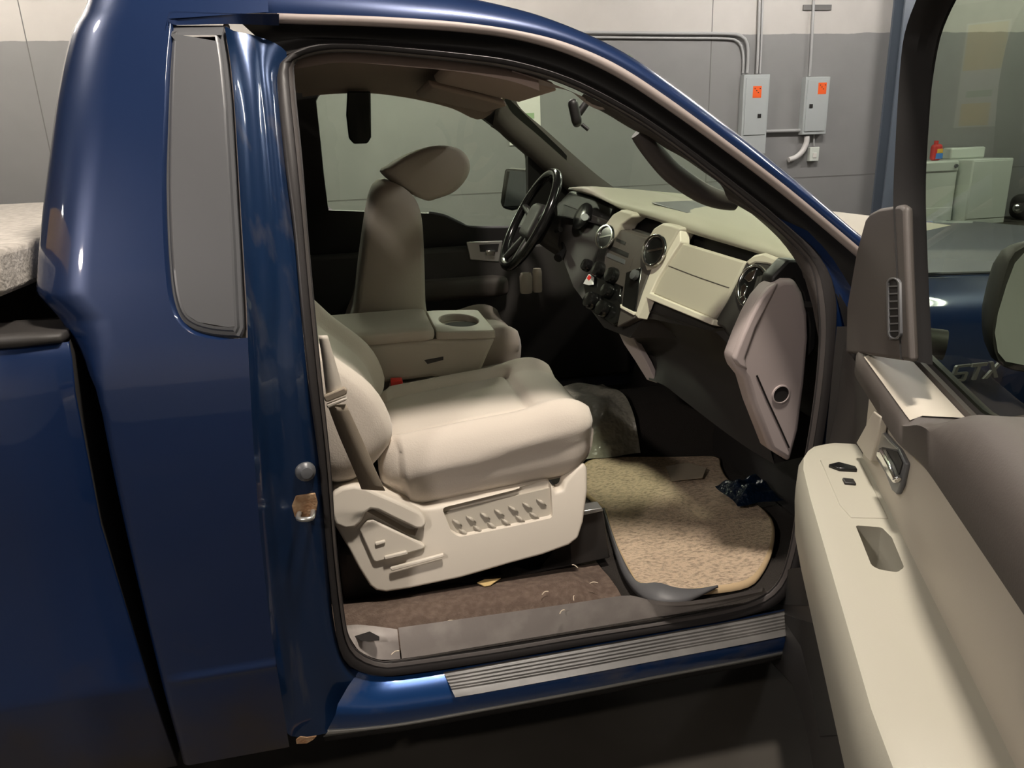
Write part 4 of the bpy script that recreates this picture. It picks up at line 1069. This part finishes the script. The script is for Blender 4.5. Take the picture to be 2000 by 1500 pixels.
# centre stack
slab('centre_stack', [PD(*p, .006) for p in [(1172, 476), (1190, 440), (1262, 470), (1250, 560), (1262, 575), (1240, 620), (1212, 615), (1150, 560)]], (.06, 0, -.01), M['charcoal'], dash, bevel=.004)
slab('stack_side', [PD(*p, .020) for p in [(1258, 470), (1272, 520), (1252, 572), (1238, 622), (1204, 640), (1212, 600), (1216, 560), (1236, 505)]], (.04, 0, 0), M['brown_trim'], dash, bevel=.004)
slab('radio_fascia', [PD(*p, .018) for p in [(1195, 449), (1205, 446), (1266, 466), (1262, 486), (1238, 510), (1218, 562), (1178, 545), (1180, 500)]], (.03, 0, 0), M['brown_trim'], dash, bevel=.004)
slab('cd_slot', [PD(*p, .0195) for p in [(1189, 478), (1228, 495), (1226, 503), (1187, 486)]], (.004, 0, 0), M['black'], dash)
slab('radio_display', [PD(*p, .0195) for p in [(1186, 493), (1221, 508), (1219, 516), (1184, 501)]], (.004, 0, 0), M['grey_trim'], dash)
slab('radio_button', [PD(*p, .0195) for p in [(1204, 465), (1222, 473), (1220, 478), (1203, 470)]], (.004, 0, 0), M['black'], dash)
slab('pod_right', [PD(*p, .028) for p in [(1252, 497), (1262, 470), (1276, 446), (1293, 436), (1312, 440), (1327, 446), (1312, 472), (1296, 500), (1280, 522), (1262, 530)]], (.06, 0, .0), M['stone'], dash, bevel=.006, seg=3)
slab('pod_left', [PD(*p, .028) for p in [(1170, 470), (1180, 440), (1196, 419), (1212, 410), (1233, 416), (1233, 424), (1212, 440), (1200, 462), (1186, 478)]], (.06, 0, .0), M['stone'], dash, bevel=.006, seg=3)
for c, nm in (((1277, 489), 'R'), ((1181, 462), 'L')):
    k = 1.0 if nm == 'R' else .75
    v = ell_px('air_vent', c, 17 * k, 27 * k, .32, .034, M['gloss_black'], dash)
    ring_px('vent_ring', (c[0] - 2, c[1]), 22 * k, 33 * k, .32, 5 * k, .040, M['chrome'], v)
    slab('vent_vane', [PD(c[0] + x * k, c[1] + y * k, .036) for x, y in ((-14, 0), (16, -6), (16, -2), (-14, 4))], (.003, 0, 0), M['chrome'], v)
slab('climate_block', [PD(*p, .016) for p in [(1168, 518), (1216, 540), (1206, 580), (1232, 612), (1196, 636), (1150, 606), (1138, 560)]], (.05, 0, 0), M['gloss_black'], dash, bevel=.006)
for c, r in (((1173, 528), 9), ((1199, 540), 10), ((1157, 588), 10), ((1181, 604), 10), ((1190, 570), 9), ((1150, 520), 7)):
    p = PD(c[0], c[1], .02); rr = (PD(c[0] + r, c[1], .02) - PD(c[0] - r, c[1], .02)).length / 2
    lathe_rings('climate_knob', p, (-.87, -.2, .44), [(rr, 0), (rr, .014), (rr * .85, .022), (rr * .3, .024)], M['gloss_black'], dash, 18)
hz = slab('hazard_switch', [PD(*p, .03) for p in [(1139, 554), (1149, 536), (1157, 542), (1156, 556), (1150, 557)]], (.006, 0, 0), M['white_app'], dash)
slab('hazard_mark', [PD(*p, .031) for p in [(1146, 543), (1150, 537), (1155, 542), (1150, 548)]], (.003, 0, 0), M['red'], hz)
bezel_o = [(1212, 534), (1254, 520), (1256, 530), (1240, 612), (1212, 600)]
slab('accessory_panel', [PD(*p, .024) for p in [(1222, 532), (1252, 522), (1239, 610), (1214, 598)]], (.01, 0, 0), M['gloss_black'], dash, bevel=.003)
slab('accessory_trim', [PD(*p, .026) for p in [(1210, 594), (1214, 598), (1239, 610), (1237, 616), (1211, 602)]], (.008, 0, 0), M['cream'], dash, bevel=.002)
lathe_rings('accessory_knob', PD(1242, 538, .03), (-.87, -.2, .44), [(.016, 0), (.015, .012), (.006, .015)], M['grey_trim'], dash, 18)
# instrument cowl
slab('instrument_cowl', [PD(*p, -.03) for p in [(1085, 400), (1112, 372), (1160, 386), (1200, 404), (1190, 440), (1170, 480), (1140, 520), (1090, 480)]], (.12, 0, -.02), M['black'], dash, bevel=.01)
lathe_rings('gauge', PD(1140, 424, -.01), (-.87, -.2, .44), [(.05, 0), (.05, .01), (.046, .012)], M['gloss_black'], dash, 24)
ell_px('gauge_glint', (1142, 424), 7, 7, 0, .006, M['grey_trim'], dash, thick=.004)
# end cap by the door hinge
YE = -.815
ecp = [(1555, 545), (1570, 572), (1580, 612), (1582, 660), (1574, 750), (1562, 840), (1545, 905), (1505, 880), (1470, 790), (1456, 742), (1440, 722), (1432, 702), (1450, 655), (1468, 615), (1486, 582), (1505, 560), (1530, 545)]
cap = slab('dash_end_cap', [PY(*p, YE) for p in ecp], (0, .06, 0), M['taupe'], dash, bevel=.014, seg=4)
slab('end_cap_edge', [PY(*p, YE - .006) for p in [(1505, 562), (1522, 552), (1478, 640), (1456, 700), (1462, 724), (1443, 716), (1434, 702), (1452, 655), (1470, 615), (1488, 582)]], (0, .02, 0), M['taupe'], dash, bevel=.006, seg=3)
hc = PY(1525, 770, YE - .0005)
lathe_rings('end_cap_hole', hc, (0, -1, 0), [(.020, -.012), (.020, .0008)], M['shade_black'], dash, 28)
lathe_rings('hole_rim', hc, (0, -1, 0), [(.0245, -.004), (.0235, .003), (.0205, .0035), (.0200, -.002)], M['taupe'], dash, 28, cap=False)
tube('end_cap_slit', [PY(*p, YE - .0005) for p in [(1478, 733), (1500, 784), (1524, 836), (1541, 874)]], .0022, M['black'], dash)
# corner above the end cap, painted black for the pillar's shadow
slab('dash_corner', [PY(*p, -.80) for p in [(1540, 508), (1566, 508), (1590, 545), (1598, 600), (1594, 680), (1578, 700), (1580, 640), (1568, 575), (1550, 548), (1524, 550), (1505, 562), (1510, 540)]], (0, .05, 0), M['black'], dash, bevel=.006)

# ---- steering wheel and column
SC = V((.746, .42, 1.271)); td = V((.208, 0, .356)).normalized(); nd = V((-td.z, 0, td.x)); yd = V((0, 1, 0))
ringp = [SC + (td * math.cos(2 * math.pi * i / 56) + yd * math.sin(2 * math.pi * i / 56)) * .193 for i in range(56)]
sw = tube('steering_wheel', ringp, .0175, M['gloss_black'], T, 12, closed=True, auto=0)
rotw = Matrix(((nd.x, 0, td.x), (nd.y, 1, td.y), (nd.z, 0, td.z)))
pad('wheel_hub', SC - nd * .03, (.035, .085, .075), M['black'], sw, rot=rotw, r=.03, n=(8, 12, 12))
for sx, sz in ((1, .25), (-1, .25), (.45, -1), (-.45, -1)):
    e = SC + (yd * sx + td * sz).normalized() * .185
    tube('spoke', [SC - nd * .03 + (yd * sx + td * sz).normalized() * .05, SC.lerp(e, .6) - nd * .015, e], [.02, .016, .012], M['black'], sw)
col = tube('steering_column', [SC - nd * .06, SC - nd * .16, SC - nd * .32 + V((0, 0, -.01))], [.06, .07, .075], M['charcoal'], T, 16)
tube('wiper_stalk', [SC - nd * .10 + V((0, -.05, .01)), SC - nd * .09 + V((0, -.15, .02))], .009, M['black'], col)
tube('shift_lever', [SC - nd * .13 + V((0, -.06, .0)), SC - nd * .10 + V((0, -.16, -.05)), SC - nd * .06 + V((0, -.20, -.09))], [.011, .009, .016], M['gloss_black'], col)
lathe_rings('ignition', SC - nd * .14 + V((0, -.075, -.02)), (-.6, -.8, .1), [(.018, 0), (.016, .012), (.008, .014)], M['silver'], col, 16)

# ================================================================== LOOSE THINGS IN THE CAB
mo = [(1148, 902), (1175, 897), (1280, 891), (1395, 885), (1408, 905), (1420, 930), (1455, 968), (1495, 1000), (1512, 1030), (1510, 1068), (1490, 1108), (1462, 1132), (1400, 1146), (1312, 1157), (1248, 1146), (1226, 1112), (1205, 1068), (1190, 1025), (1180, 990), (1145, 960), (1120, 930)]
mp = [PZ(*p, .465) for p in mo]
mp = cr(mp, 90, True)
mcn = V((0, 0, 0))
for p in mp: mcn += p
mcn /= 90
def mz(x, y): return .458 + .008 * math.sin(x * 9 + y * 5) 
matt = tag(empty('floor_mat', (mcn.x, mcn.y, .44)), 'tan carpeted floor mat with a curled dark corner in the passenger footwell', 'floor mat')
loops = []
for f in (1.0, .97, .94):
    loops.append([V((mcn.x + (p.x - mcn.x) * f, mcn.y + (p.y - mcn.y) * f, 0)) for p in mp])
L0 = [V((p.x, p.y, mz(p.x, p.y) - .008)) for p in loops[0]]
L1 = [V((p.x, p.y, mz(p.x, p.y) + .004)) for p in loops[0]]
L2 = [V((p.x, p.y, mz(p.x, p.y) + .007)) for p in loops[1]]
sheet('mat_binding', [L0, L1, L2], M['mat_edge'], matt, cu=True, auto=0)
inn_l = [L2]
for f in (.9, .8, .65, .5, .35, .2, .05, .0005):
    inn_l.append([V((mcn.x + (p.x - mcn.x) * f, mcn.y + (p.y - mcn.y) * f, mz(mcn.x + (p.x - mcn.x) * f, mcn.y + (p.y - mcn.y) * f) + .007 + random.uniform(-.0015, .0015))) for p in mp])
sheet('mat_pile', inn_l, M['mat'], matt, cu=True, auto=0)
ca = [PZ(*p, .466) for p in [(1180, 992), (1192, 1030), (1207, 1070), (1228, 1114), (1250, 1142), (1280, 1140), (1310, 1150), (1350, 1154), (1400, 1146)]]
cb = [PZ(*p, z - .05) for p, z in (((1177, 996), .50), ((1188, 1038), .497), ((1202, 1084), .50), ((1220, 1130), .503), ((1250, 1166), .508), ((1290, 1180), .514), ((1335, 1178), .514), ((1375, 1161), .512), ((1402, 1147), .514))]
cc = [a.lerp(b, .45) + V((0, 0, .004 + (0, 0, .002, .006, .016, .024, .016, .006, 0)[i])) for i, (a, b) in enumerate(zip(ca, cb))]
sheet('curled_edge', [cr(ca, 40), cr(cc, 40), cr([a.lerp(b, .8) + V((0, 0, .004)) for a, b in zip(cc, cb)], 40), cr(cb, 40)], M['mat_under'], matt, solid=.003, auto=0)
# dusty plastic sheet over the floor hump
def crumple(nm, cen_, hx, hy, hz, mat, seed, n_=18):
    rnd = random.Random(seed); ph = [rnd.uniform(0, 6.28) for _ in range(8)]
    rows_ = []
    for i in range(n_ + 1):
        r_ = []
        for j in range(n_ + 1):
            u, v = 2 * i / n_ - 1, 2 * j / n_ - 1
            h = max(0, (1 - u ** 4)) * max(0, (1 - v ** 4))
            z = hz * h * (.7 + .15 * math.sin(5 * u + 3 * v + ph[0]) + .12 * math.sin(9 * v - 4 * u + ph[1]) + .06 * math.sin(17 * u + 11 * v + ph[2]))
            r_.append(V((cen_.x + u * hx * (1 + .06 * math.sin(3 * v + ph[3])), cen_.y + v * hy * (1 + .06 * math.sin(4 * u + ph[4])), cen_.z + z)))
        rows_.append(r_)
    return sheet(nm, rows_, mat, None, auto=0)
rnd = random.Random(4); ph = [rnd.uniform(0, 6.28) for _ in range(6)]
dr = cr([V((0, y, z)) for y, z in ((-.040, .462), (-.015, .505), (.015, .555), (.05, .595), (.11, .622), (.18, .628), (.25, .628), (.32, .622))], 26)
ps_ = []
for i in range(27):
    x = .70 + .31 * i / 26
    ps_.append([V((x + .012 * math.sin(9 * p.y + ph[0]), p.y + .010 * math.sin(22 * x + ph[1]) + .012 * math.sin(31 * x + 14 * p.y + ph[2]), p.z + .014 + .008 * math.sin(40 * x + 25 * p.y + ph[3]) * (1 if p.z > .52 else 0))) for p in dr])
tag(sheet('plastic_sheet', ps_, M['plastic_sheet'], None, auto=0), 'dusty crumpled clear plastic lying over the floor hump ahead of the seat', 'plastic sheet')
c = PZ(1452, 948, .52)
tag(crumple('plastic_bag', V((c.x + .02, c.y, .492)), .075, .07, .05, M['blue_bag'], 5), 'dark blue plastic bag wadded in the front corner of the footwell', 'bag')
pp_ = [PZ(*p, .480) for p in [(1300, 912), (1342, 905), (1380, 915), (1372, 934), (1312, 940)]]
tag(slab('paper_scrap', pp_, (0, 0, .003), M['paper'], None), 'scuffed folded paper lying on the shaded part of the mat', 'paper')
# pale containers in the far door
for i, (cx_, y0_, y1_, r_, lb_) in enumerate(((1028, 533, 572, .027, 'wider pale cream cylinder standing below the steering wheel'), (1050, 524, 570, .020, 'slimmer pale cream cylinder standing below the steering wheel'))):
    b_, t_ = PY(cx_, y1_, .70), PY(cx_, y0_, .70)
    tag(lathe_rings('cream_container', V((b_.x, .70, b_.z)), (0, 0, 1), [(r_ * .9, 0), (r_, .01), (r_, t_.z - b_.z - .015), (r_ * .8, t_.z - b_.z)], M['cream'], None, 24), lb_, 'container', None)
lf = [PZ(*p, .496) for p in [(932, 1139), (946, 1133), (965, 1132), (978, 1130), (966, 1138), (958, 1144), (946, 1146)]]
tag(slab('fallen_leaf', lf, (0, 0, .002), M['leaf'], None), 'small yellow leaf on the brown carpet below the seat shield', 'leaf')
STR = [(1123, 1106, 'pale straw on the carpet just under the dark seat riser'), (1160, 1139, 'pale straw on the carpet beside the curled mat corner'), (1065, 1158, 'pale straw midway along the brown sill carpet'),
       (1121, 1168, 'pale straw at the carpet edge above the scuff plate'), (1098, 1195, 'pale straw lying on the grey scuff plate, toward its middle'), (880, 1214, 'pale straw on the carpet edge near the rear of the scuff plate'),
       (772, 1275, 'pale straw at the joint between scuff plate and end cap')]
for i, (x, y, lb_) in enumerate(STR):
    c = PZ(x, y, .508 if y < 1190 else (.482 if x < 800 else .500))
    a_ = random.uniform(0, 3.14)
    dd = V((math.cos(a_), math.sin(a_), 0)) * .010
    tag(tube('straw_bit', cr([c - dd, c + V((0, .004, .001)), c + dd], 6), .0011, M['straw'], None, 6), lb_, 'straw', 'straw bits on the sill')

# ================================================================== OPEN PASSENGER DOOR
H = V((1.14, -.97, 0)); th = math.radians(64)
dv = V((-math.cos(th), -math.sin(th), 0)); nv = V((-math.sin(th), math.cos(th), 0))
def D(s, n_, z): return H + dv * s + nv * n_ + V((0, 0, z))
def PN(px, py, n_): return PP(px, py, nv, nv.dot(H) + n_)
sm = lambda s, a, b: (lambda t: t * t * (3 - 2 * t))(max(0, min(1, (s - a) / (b - a))))
def zb(s): return 1.15 + .105 * sm(s, .60, .93)
def zs_(s): return 1.085 + .048 * sm(s, .42, .66)     # seam under the bolster
def bo(s): return sm(s, .54, .84)
ss = [.02 + 1.13 * i / 44 for i in range(45)]
def rail(fn): return [D(s, *fn(s)) for s in ss]
hn = lambda s: .1 + .9 * sm(s, .04, .27)
mix = lambda a, b, t: a + (b - a) * t
door = sheet('truck_door', [rail(lambda s: (-.046, zb(s) + .006)), rail(lambda s: (-.036, zb(s) + .008)), rail(lambda s: (-.033, zb(s) - .001)), rail(lambda s: (hn(s) * (.026 + .006 * bo(s)), zb(s) - .001 * (1 - bo(s)))), rail(lambda s: (hn(s) * (.040 + .016 * bo(s)), zb(s) - .012)),
    rail(lambda s: (hn(s) * (.044 + .026 * bo(s)), mix(1.125, 1.205, bo(s)))), rail(lambda s: (hn(s) * (.044 + .022 * bo(s)), mix(1.10, 1.155, bo(s)))), rail(lambda s: (hn(s) * .030, zs_(s)))], M['brown_trim'], T, auto=50)
sheet('belt_shelf', [[D(s, .0 - .0325, zb(s) + .0012) for s in ss[10:24]], [D(s, .022, zb(s) + .0015) for s in ss[10:24]], [D(s, .037, zb(s) - .006) for s in ss[10:24]]], M['stone'], door, auto=0)
sheet('window_seal', [rail(lambda s: (-.064, zb(s) - .02)), rail(lambda s: (-.064, zb(s) + .012)), rail(lambda s: (-.052, zb(s) + .014)), rail(lambda s: (-.046, zb(s) + .004))], M['rubber'], door, auto=50)
sheet('door_insert', [[D(s, .0315, zs_(s) + .002) for s in ss[12:]], [D(s, .031, 1.03) for s in ss[12:]], [D(s, .031, .90) for s in ss[12:]]], M['stone'], door, auto=0)
sheet('lower_panel', [[D(s, .026, 1.10) for s in ss], [D(s, .028, .95) for s in ss], [D(s, .045, .80) for s in ss], [D(s, .06, .62) for s in ss], [D(s, .05, .46) for s in ss], [D(s, -.01, .42) for s in ss]], M['charcoal'], door, auto=0)
sheet('outer_skin', [[D(s, -.066, zb(s) - .02) for s in ss], [D(s, -.085, .95) for s in ss], [D(s, -.07, .6) for s in ss], [D(s, -.04, .42) for s in ss]], M['paint'], door, auto=0)
sheet('hinge_edge', [[D(.02, -.06, z) for z in (1.14, .95, .6, .42)], [D(.015, .0, z) for z in (1.14, .95, .6, .42)], [D(.02, .044, z) for z in (1.14, .95, .6, .42)]], M['charcoal'], door, auto=0)
# sail panel with the demister vent
sp = [(1690, 428), (1699, 416), (1716, 407), (1757, 400), (1765, 405), (1768, 520), (1776, 706), (1745, 702), (1682, 692), (1652, 690), (1654, 600), (1673, 490)]
sail = slab('sail_panel', [PN(*p, .036) for p in sp], -nv * .014, M['brown_trim'], door, bevel=.006, seg=3)
st_ = [(1744 + 13 * math.cos(a) * 1.0, (555 if math.sin(a) < 0 else 650) + 13 * math.sin(a)) for a in [2 * math.pi * k / 40 for k in range(40)]]
si_ = [(1744 + 9.5 * math.cos(a) * 1.0, (555 if math.sin(a) < 0 else 650) + 9.5 * math.sin(a)) for a in [2 * math.pi * k / 40 for k in range(40)]]
lean = lambda p: (p[0] + (p[1] - 600) * .02, p[1])
slab('demister_back', [PN(*lean(p), .0368) for p in si_], -nv * .004, M['shade_black'], sail)
ring_slab('demister_rim', [PN(*lean(p), 0.0395) for p in st_], [PN(*lean(p), 0.0395) for p in si_], -nv * .006, M['grey_trim'], sail, bevel=.001)
for k in range(8):
    y = 552 + k * 14.6
    slab('demister_slat', [PN(*lean(p), .0385) for p in [(1735, y + 6), (1753, y + 5), (1753, y + 8), (1735, y + 9)]], -nv * .003, M['grey_trim'], sail)
# window frame and glass
fo = [(1838, -90), (1815, -40), (1799, 0), (1782, 45), (1772, 90), (1765, 180), (1760, 270), (1755, 390), (1760, 500), (1770, 700)]
fi = [(1915, -90), (1886, -40), (1862, 0), (1843, 40), (1829, 82), (1817, 150), (1811, 210), (1803, 354), (1806, 500), (1816, 712)]
a_ = cr([PN(*p, .030) for p in fo], 40); b_ = cr([PN(*p, .0) for p in fi], 40)
fr = sheet('window_frame', [[p - nv * .014 for p in a_], [p - nv * .004 for p in a_], a_, [x.lerp(y, .12) + nv * .012 for x, y in zip(a_, b_)], [x.lerp(y, .62) + nv * .010 for x, y in zip(a_, b_)], [x.lerp(y, .68) for x, y in zip(a_, b_)], b_, [p - nv * .004 for p in b_]], M['matte_black'], door, auto=40)
# run of the frame over the top and down the latch side, beyond the picture
arc = [D(.57, -.02, 1.70), D(.75, -.02, 1.755), D(.95, -.02, 1.765), D(1.08, -.02, 1.74), D(1.13, -.02, 1.65), D(1.15, -.02, 1.27)]
tube('frame_rail', cr([a_[0] - nv * .01] + arc[1:], 40), .022, M['black'], fr, 8)
glp = [PN(*p, -.05) for p in [(1872, -90), (1830, 60), (1806, 250), (1800, 400), (1806, 700)]]
gtop = [p for p in glp]
gv = gtop + [D(s, -.05, zb(s) - .01) for s in ss[12::4]] + [D(1.13, -.05, 1.65), D(1.06, -.05, 1.73), D(.80, -.05, 1.74)]
gcn = V((0, 0, 0))
for p in gv: gcn += p
gcn /= len(gv)
me = mesh('window_glass', gv + [gcn], [(i, (i + 1) % len(gv), len(gv)) for i in range(len(gv))]); fixn(me)
link('window_glass', me, M['door_glass'], door, auto=0)
# armrest, pull cup, switches
ZA = .97
al = []
for i, s in enumerate([.235, .245, .265, .295, .335, .39, .5, .6, .7, .8, .9, 1.0, 1.08, 1.12]):
    g = [0.30, .52, .70, .82, .92, .98, 1, 1, 1, 1, 1, 1, .96, .7][i]
    w_ = .028 + .122 * g; dz = (1 - g) * .02
    prof = [(.026, ZA - dz), (.05, ZA - dz), (w_ - .026, ZA - dz), (w_ - .008, ZA - .006 - dz), (w_, ZA - .022 - dz), (w_ + .002, ZA - .07), (w_ - .004, ZA - .14), (w_ - .02, ZA - .185 + dz), (.07, ZA - .20 + dz), (.026, ZA - .20 + dz)]
    al.append([D(s, n_, z) for n_, z in prof])
arm = closed_loft('armrest', al, M['arm'], door, auto=60)
cupc = [PZ(*p, ZA) for p in [(1671, 1026), (1722, 1030), (1742, 1050), (1766, 1108), (1752, 1118), (1716, 1112), (1702, 1104)]]
ct = slab('cutter', [p + V((0, 0, .02)) for p in cupc], (0, 0, -.10), M['cream'], None, bevel=.004)
bpy.context.view_layer.update()
cut(arm, [ct])
slab('pull_cup_floor', [p + V((0, 0, -.0775)) for p in cupc], (0, 0, .002), M['brown_trim'], arm)
swp = [PZ(*p, ZA + .0015) for p in [(1602, 897), (1680, 900), (1722, 985), (1735, 1012), (1662, 1010), (1640, 985)]]
slab('switch_plate', swp, (0, 0, -.004), M['arm'], arm, bevel=.0012)
slab('window_switch', [PZ(*p, ZA + .008) for p in [(1618, 906), (1638, 901), (1672, 910), (1675, 916), (1640, 914)]], (0, 0, -.008), M['gloss_black'], arm, bevel=.002)
slab('lock_switch', [PZ(*p, ZA + .006) for p in [(1645, 932), (1667, 934), (1673, 944), (1650, 942)]], (0, 0, -.006), M['black'], arm, bevel=.002)
# inside release handle
hb = [(1716, 834), (1738, 860), (1754, 877), (1768, 905), (1758, 950), (1750, 966), (1741, 958), (1728, 925), (1708, 892), (1710, 872)]
hbz = slab('release_bezel', [PN(*p, .0385) for p in hb], -nv * .008, M['grey_trim'], door, bevel=.003)
slab('release_recess', [PN(*p, .040) for p in [(1722, 874), (1752, 882), (1762, 904), (1752, 940), (1742, 940), (1728, 905)]], -nv * .003, M['black'], hbz)
slab('release_lever', [PN(*p, .050) for p in [(1712, 878), (1719, 878), (1734, 906), (1746, 934), (1742, 944), (1732, 930), (1722, 910), (1710, 892)]], -nv * .012, M['chrome'], hbz, bevel=.004)
slab('release_plate', [PN(*p, .040) for p in [(1718, 840), (1736, 862), (1753, 878), (1722, 873), (1711, 878)]], -nv * .003, M['silver'], hbz, bevel=.001)
slab('insert_front', [PN(*p, .046) for p in [(1706, 803), (1720, 814), (1714, 850), (1700, 902), (1690, 893), (1672, 865)]], -nv * .012, M['stone'], door, bevel=.002)
# map pocket; its openings are near-black slabs painted as shade
slab('map_pocket', [PN(*p, .095) for p in [(1503, 1120), (1486, 1235), (1500, 1290), (1545, 1340), (1572, 1420), (1602, 1580), (1760, 1580), (1690, 1400), (1640, 1240), (1605, 1110)]], -nv * .05, M['charcoal'], door, bevel=.008)
slab('pocket_opening', [PN(*p, .0965) for p in [(1508, 1128), (1545, 1110), (1592, 1106), (1606, 1184), (1515, 1180)]], -nv * .003, M['shade_black'], door)
slab('pocket_opening', [PN(*p, .0965) for p in [(1520, 1196), (1575, 1214), (1612, 1222), (1630, 1300), (1654, 1434), (1600, 1438), (1586, 1350), (1564, 1262)]], -nv * .003, M['shade_black'], door)
# outside mirror beyond the glass
mt_ = math.radians(8)
mn_ = (dv * math.cos(mt_) + V((0, 0, math.sin(mt_))))
def PM(px, py, s): return PP(px, py, mn_, mn_.dot(H + dv * .22 + V((0, 0, 1.20))) + (s - .22))
mo_ = [(2090, 470), (2020, 474), (1996, 480), (1974, 498), (1958, 545), (1942, 610), (1936, 650), (1942, 695), (1958, 716), (2000, 728), (2090, 732)]
mi_ = [(2086, 484), (2024, 486), (2000, 494), (1982, 514), (1966, 556), (1949, 612), (1943, 650), (1949, 688), (1964, 706), (2004, 714), (2086, 718)]
mf_ = cr([PM(*p, .22) for p in mo_], 40, True)
mcn_ = V((0, 0, 0))
for p in mf_: mcn_ += p
mcn_ /= 40
dm = closed_loft('door_mirror', [[mcn_ + (p - mcn_) * f + dv * o_ for p in mf_] for f, o_ in ((.97, 0), (1.0, -.006), (1.0, -.03), (.92, -.07), (.72, -.12), (.40, -.15))], M['charcoal'], door, auto=50)
slab('mirror_glass', [PM(*p, .2225) for p in mi_], -dv * .002, M['mirror'], dm)
tube('mirror_arm', [D(.1, -.02, 1.14), D(.12, -.14, 1.13)], .03, M['charcoal'], dm)

# ---- hinge pillar behind the door edge
hp0 = cr([PS(*p, .060) for p in [(1520, 425), (1600, 500), (1632, 575), (1630, 680), (1615, 810), (1590, 960), (1565, 1090), (1530, 1170)]], 40)
hp1 = cr([PS(*p, .075) for p in [(1640, 480), (1655, 540), (1668, 590), (1668, 690), (1655, 820), (1632, 970), (1610, 1090), (1590, 1180)]], 40)
hp2 = cr([PS(*p, .03) for p in [(1740, 480), (1745, 540), (1740, 590), (1735, 690), (1720, 820), (1700, 970), (1680, 1090), (1660, 1180)]], 40)
sheet('hinge_pillar', [hp0, hp1, hp2], M['paint'], T, auto=0)

# ---- fender, hood, badge, wheels
sec = [(-.965, .42), (-.985, .60), (-1.0, .85), (-.995, 1.02), (-.975, 1.12), (-.945, 1.165), (-.90, 1.188), (-.80, 1.205)]
def fsec(x): return [V((x, y + max(0, x - 2.0) * .25 * .4, z - max(0, x - 1.3) * .045)) for y, z in sec]
xsf = [1.165 + i * .09 for i in range(17)]
fn = sheet('front_fender', [fsec(x) for x in xsf], M['paint'], T, auto=0)
hd = [[V((x, y, 1.207 - max(0, x - 1.3) * .045 + .03 * (1 - (abs(y) / .8) ** 2))) for y in (-.795, -.5, -.25, 0, .25, .5, .795)] for x in [1.47 + i * .08 for i in range(15)]]
sheet('hood', hd, M['paint'], T, auto=0)
sheet('far_fender', [[V((p.x, -p.y, p.z)) for p in fsec(x)] for x in xsf], M['paint'], T, auto=0)
tube('hood_edge_seam', [V((x, -.797, 1.209 - max(0, x - 1.3) * .045)) for x in [1.2 + i * .1 for i in range(13)]], .004, M['grey_trim'], fn, 6)
def letters():
    # chrome trim letters on the fender, in the side plane
    S_ = [[(.0, .0), (.9, 0), (1, .08), (1, .48), (.92, .56), (.22, .56), (.22, .87), (1, .87), (1, 1), (.08, 1), (0, .92), (0, .52), (.08, .44), (.78, .44), (.78, .13), (0, .13)]]
    T_ = [[(.38, 0), (.62, 0), (.62, .8), (1, .8), (1, 1), (0, 1), (0, .8), (.38, .8)]]
    X_ = [[(0, 0), (.28, 0), (.5, .36), (.72, 0), (1, 0), (.64, .5), (1, 1), (.72, 1), (.5, .64), (.28, 1), (0, 1), (.36, .5)]]
    return [S_, T_, X_]
def badge_pt(u, v):
    # u runs forward along the fender, v up
    x = BX0 + u; return V((x, -1.004 + .0 * v, BZ0 + v))
q0, q1 = PY(1856, 744, -1.003), PY(1950, 740, -1.003)
BX0, BZ0 = q0.x, (q0.z + q1.z) / 2
wl = (q1.x - q0.x) / 3.25
hl_ = PY(1890, 712, -1.003).z - BZ0
for k, L in enumerate(letters()):
    for poly in L:
        slab('badge_letter', [badge_pt(wl * 1.1 * k + wl * a + .01 * b, hl_ * b) for a, b in poly], (0, .006, 0), M['silver'], fn, smooth=False)
M['tyre'] = mk('tyre_rubber', (0.02, 0.02, 0.02), 0.8)
for x in (1.95, -1.55):
    for y in (-.84, .84):
        wq_ = lathe_rings('wheel', (x, y, .37), (0, -1 if y < 0 else 1, 0), [(.20, -.11), (.34, -.11), (.37, -.08), (.37, .08), (.34, .11), (.22, .11), (.20, .06)], M['tyre'], T, 36)
        lathe_rings('rim', (x, y, .37), (0, -1 if y < 0 else 1, 0), [(.21, -.05), (.21, .08), (.19, .07), (.06, .05), (.05, .08)], M['silver'], wq_, 24)

# ---- unseen yellow beam, shaped and placed for its reflection in the cab's corner
t = tag(empty('yellow_reflection_beam', (-3.5, -1.1, 2.5)), 'unseen yellow beam placed for its reflection in the cab corner', 'beam')
A_, B_ = V((-4.45, .8, 2.30)), V((-2.85, -2.55, 2.80))
sd = (B_ - A_).cross(V((0, 0, 1))).normalized() * .10
slab('rail_beam', [A_ - sd, B_ - sd, B_ + sd, A_ + sd], (0, 0, .34), M['yellow'], t, bevel=.01)
for f in (.15, .85):
    p = A_.lerp(B_, f) + V((0, 0, .34))
    joined('hanger_rod', [box_vf((p.x - .01, p.y - .01, p.z), (p.x + .01, p.y + .01, 5.2))], M['silver'], t, smooth=False)
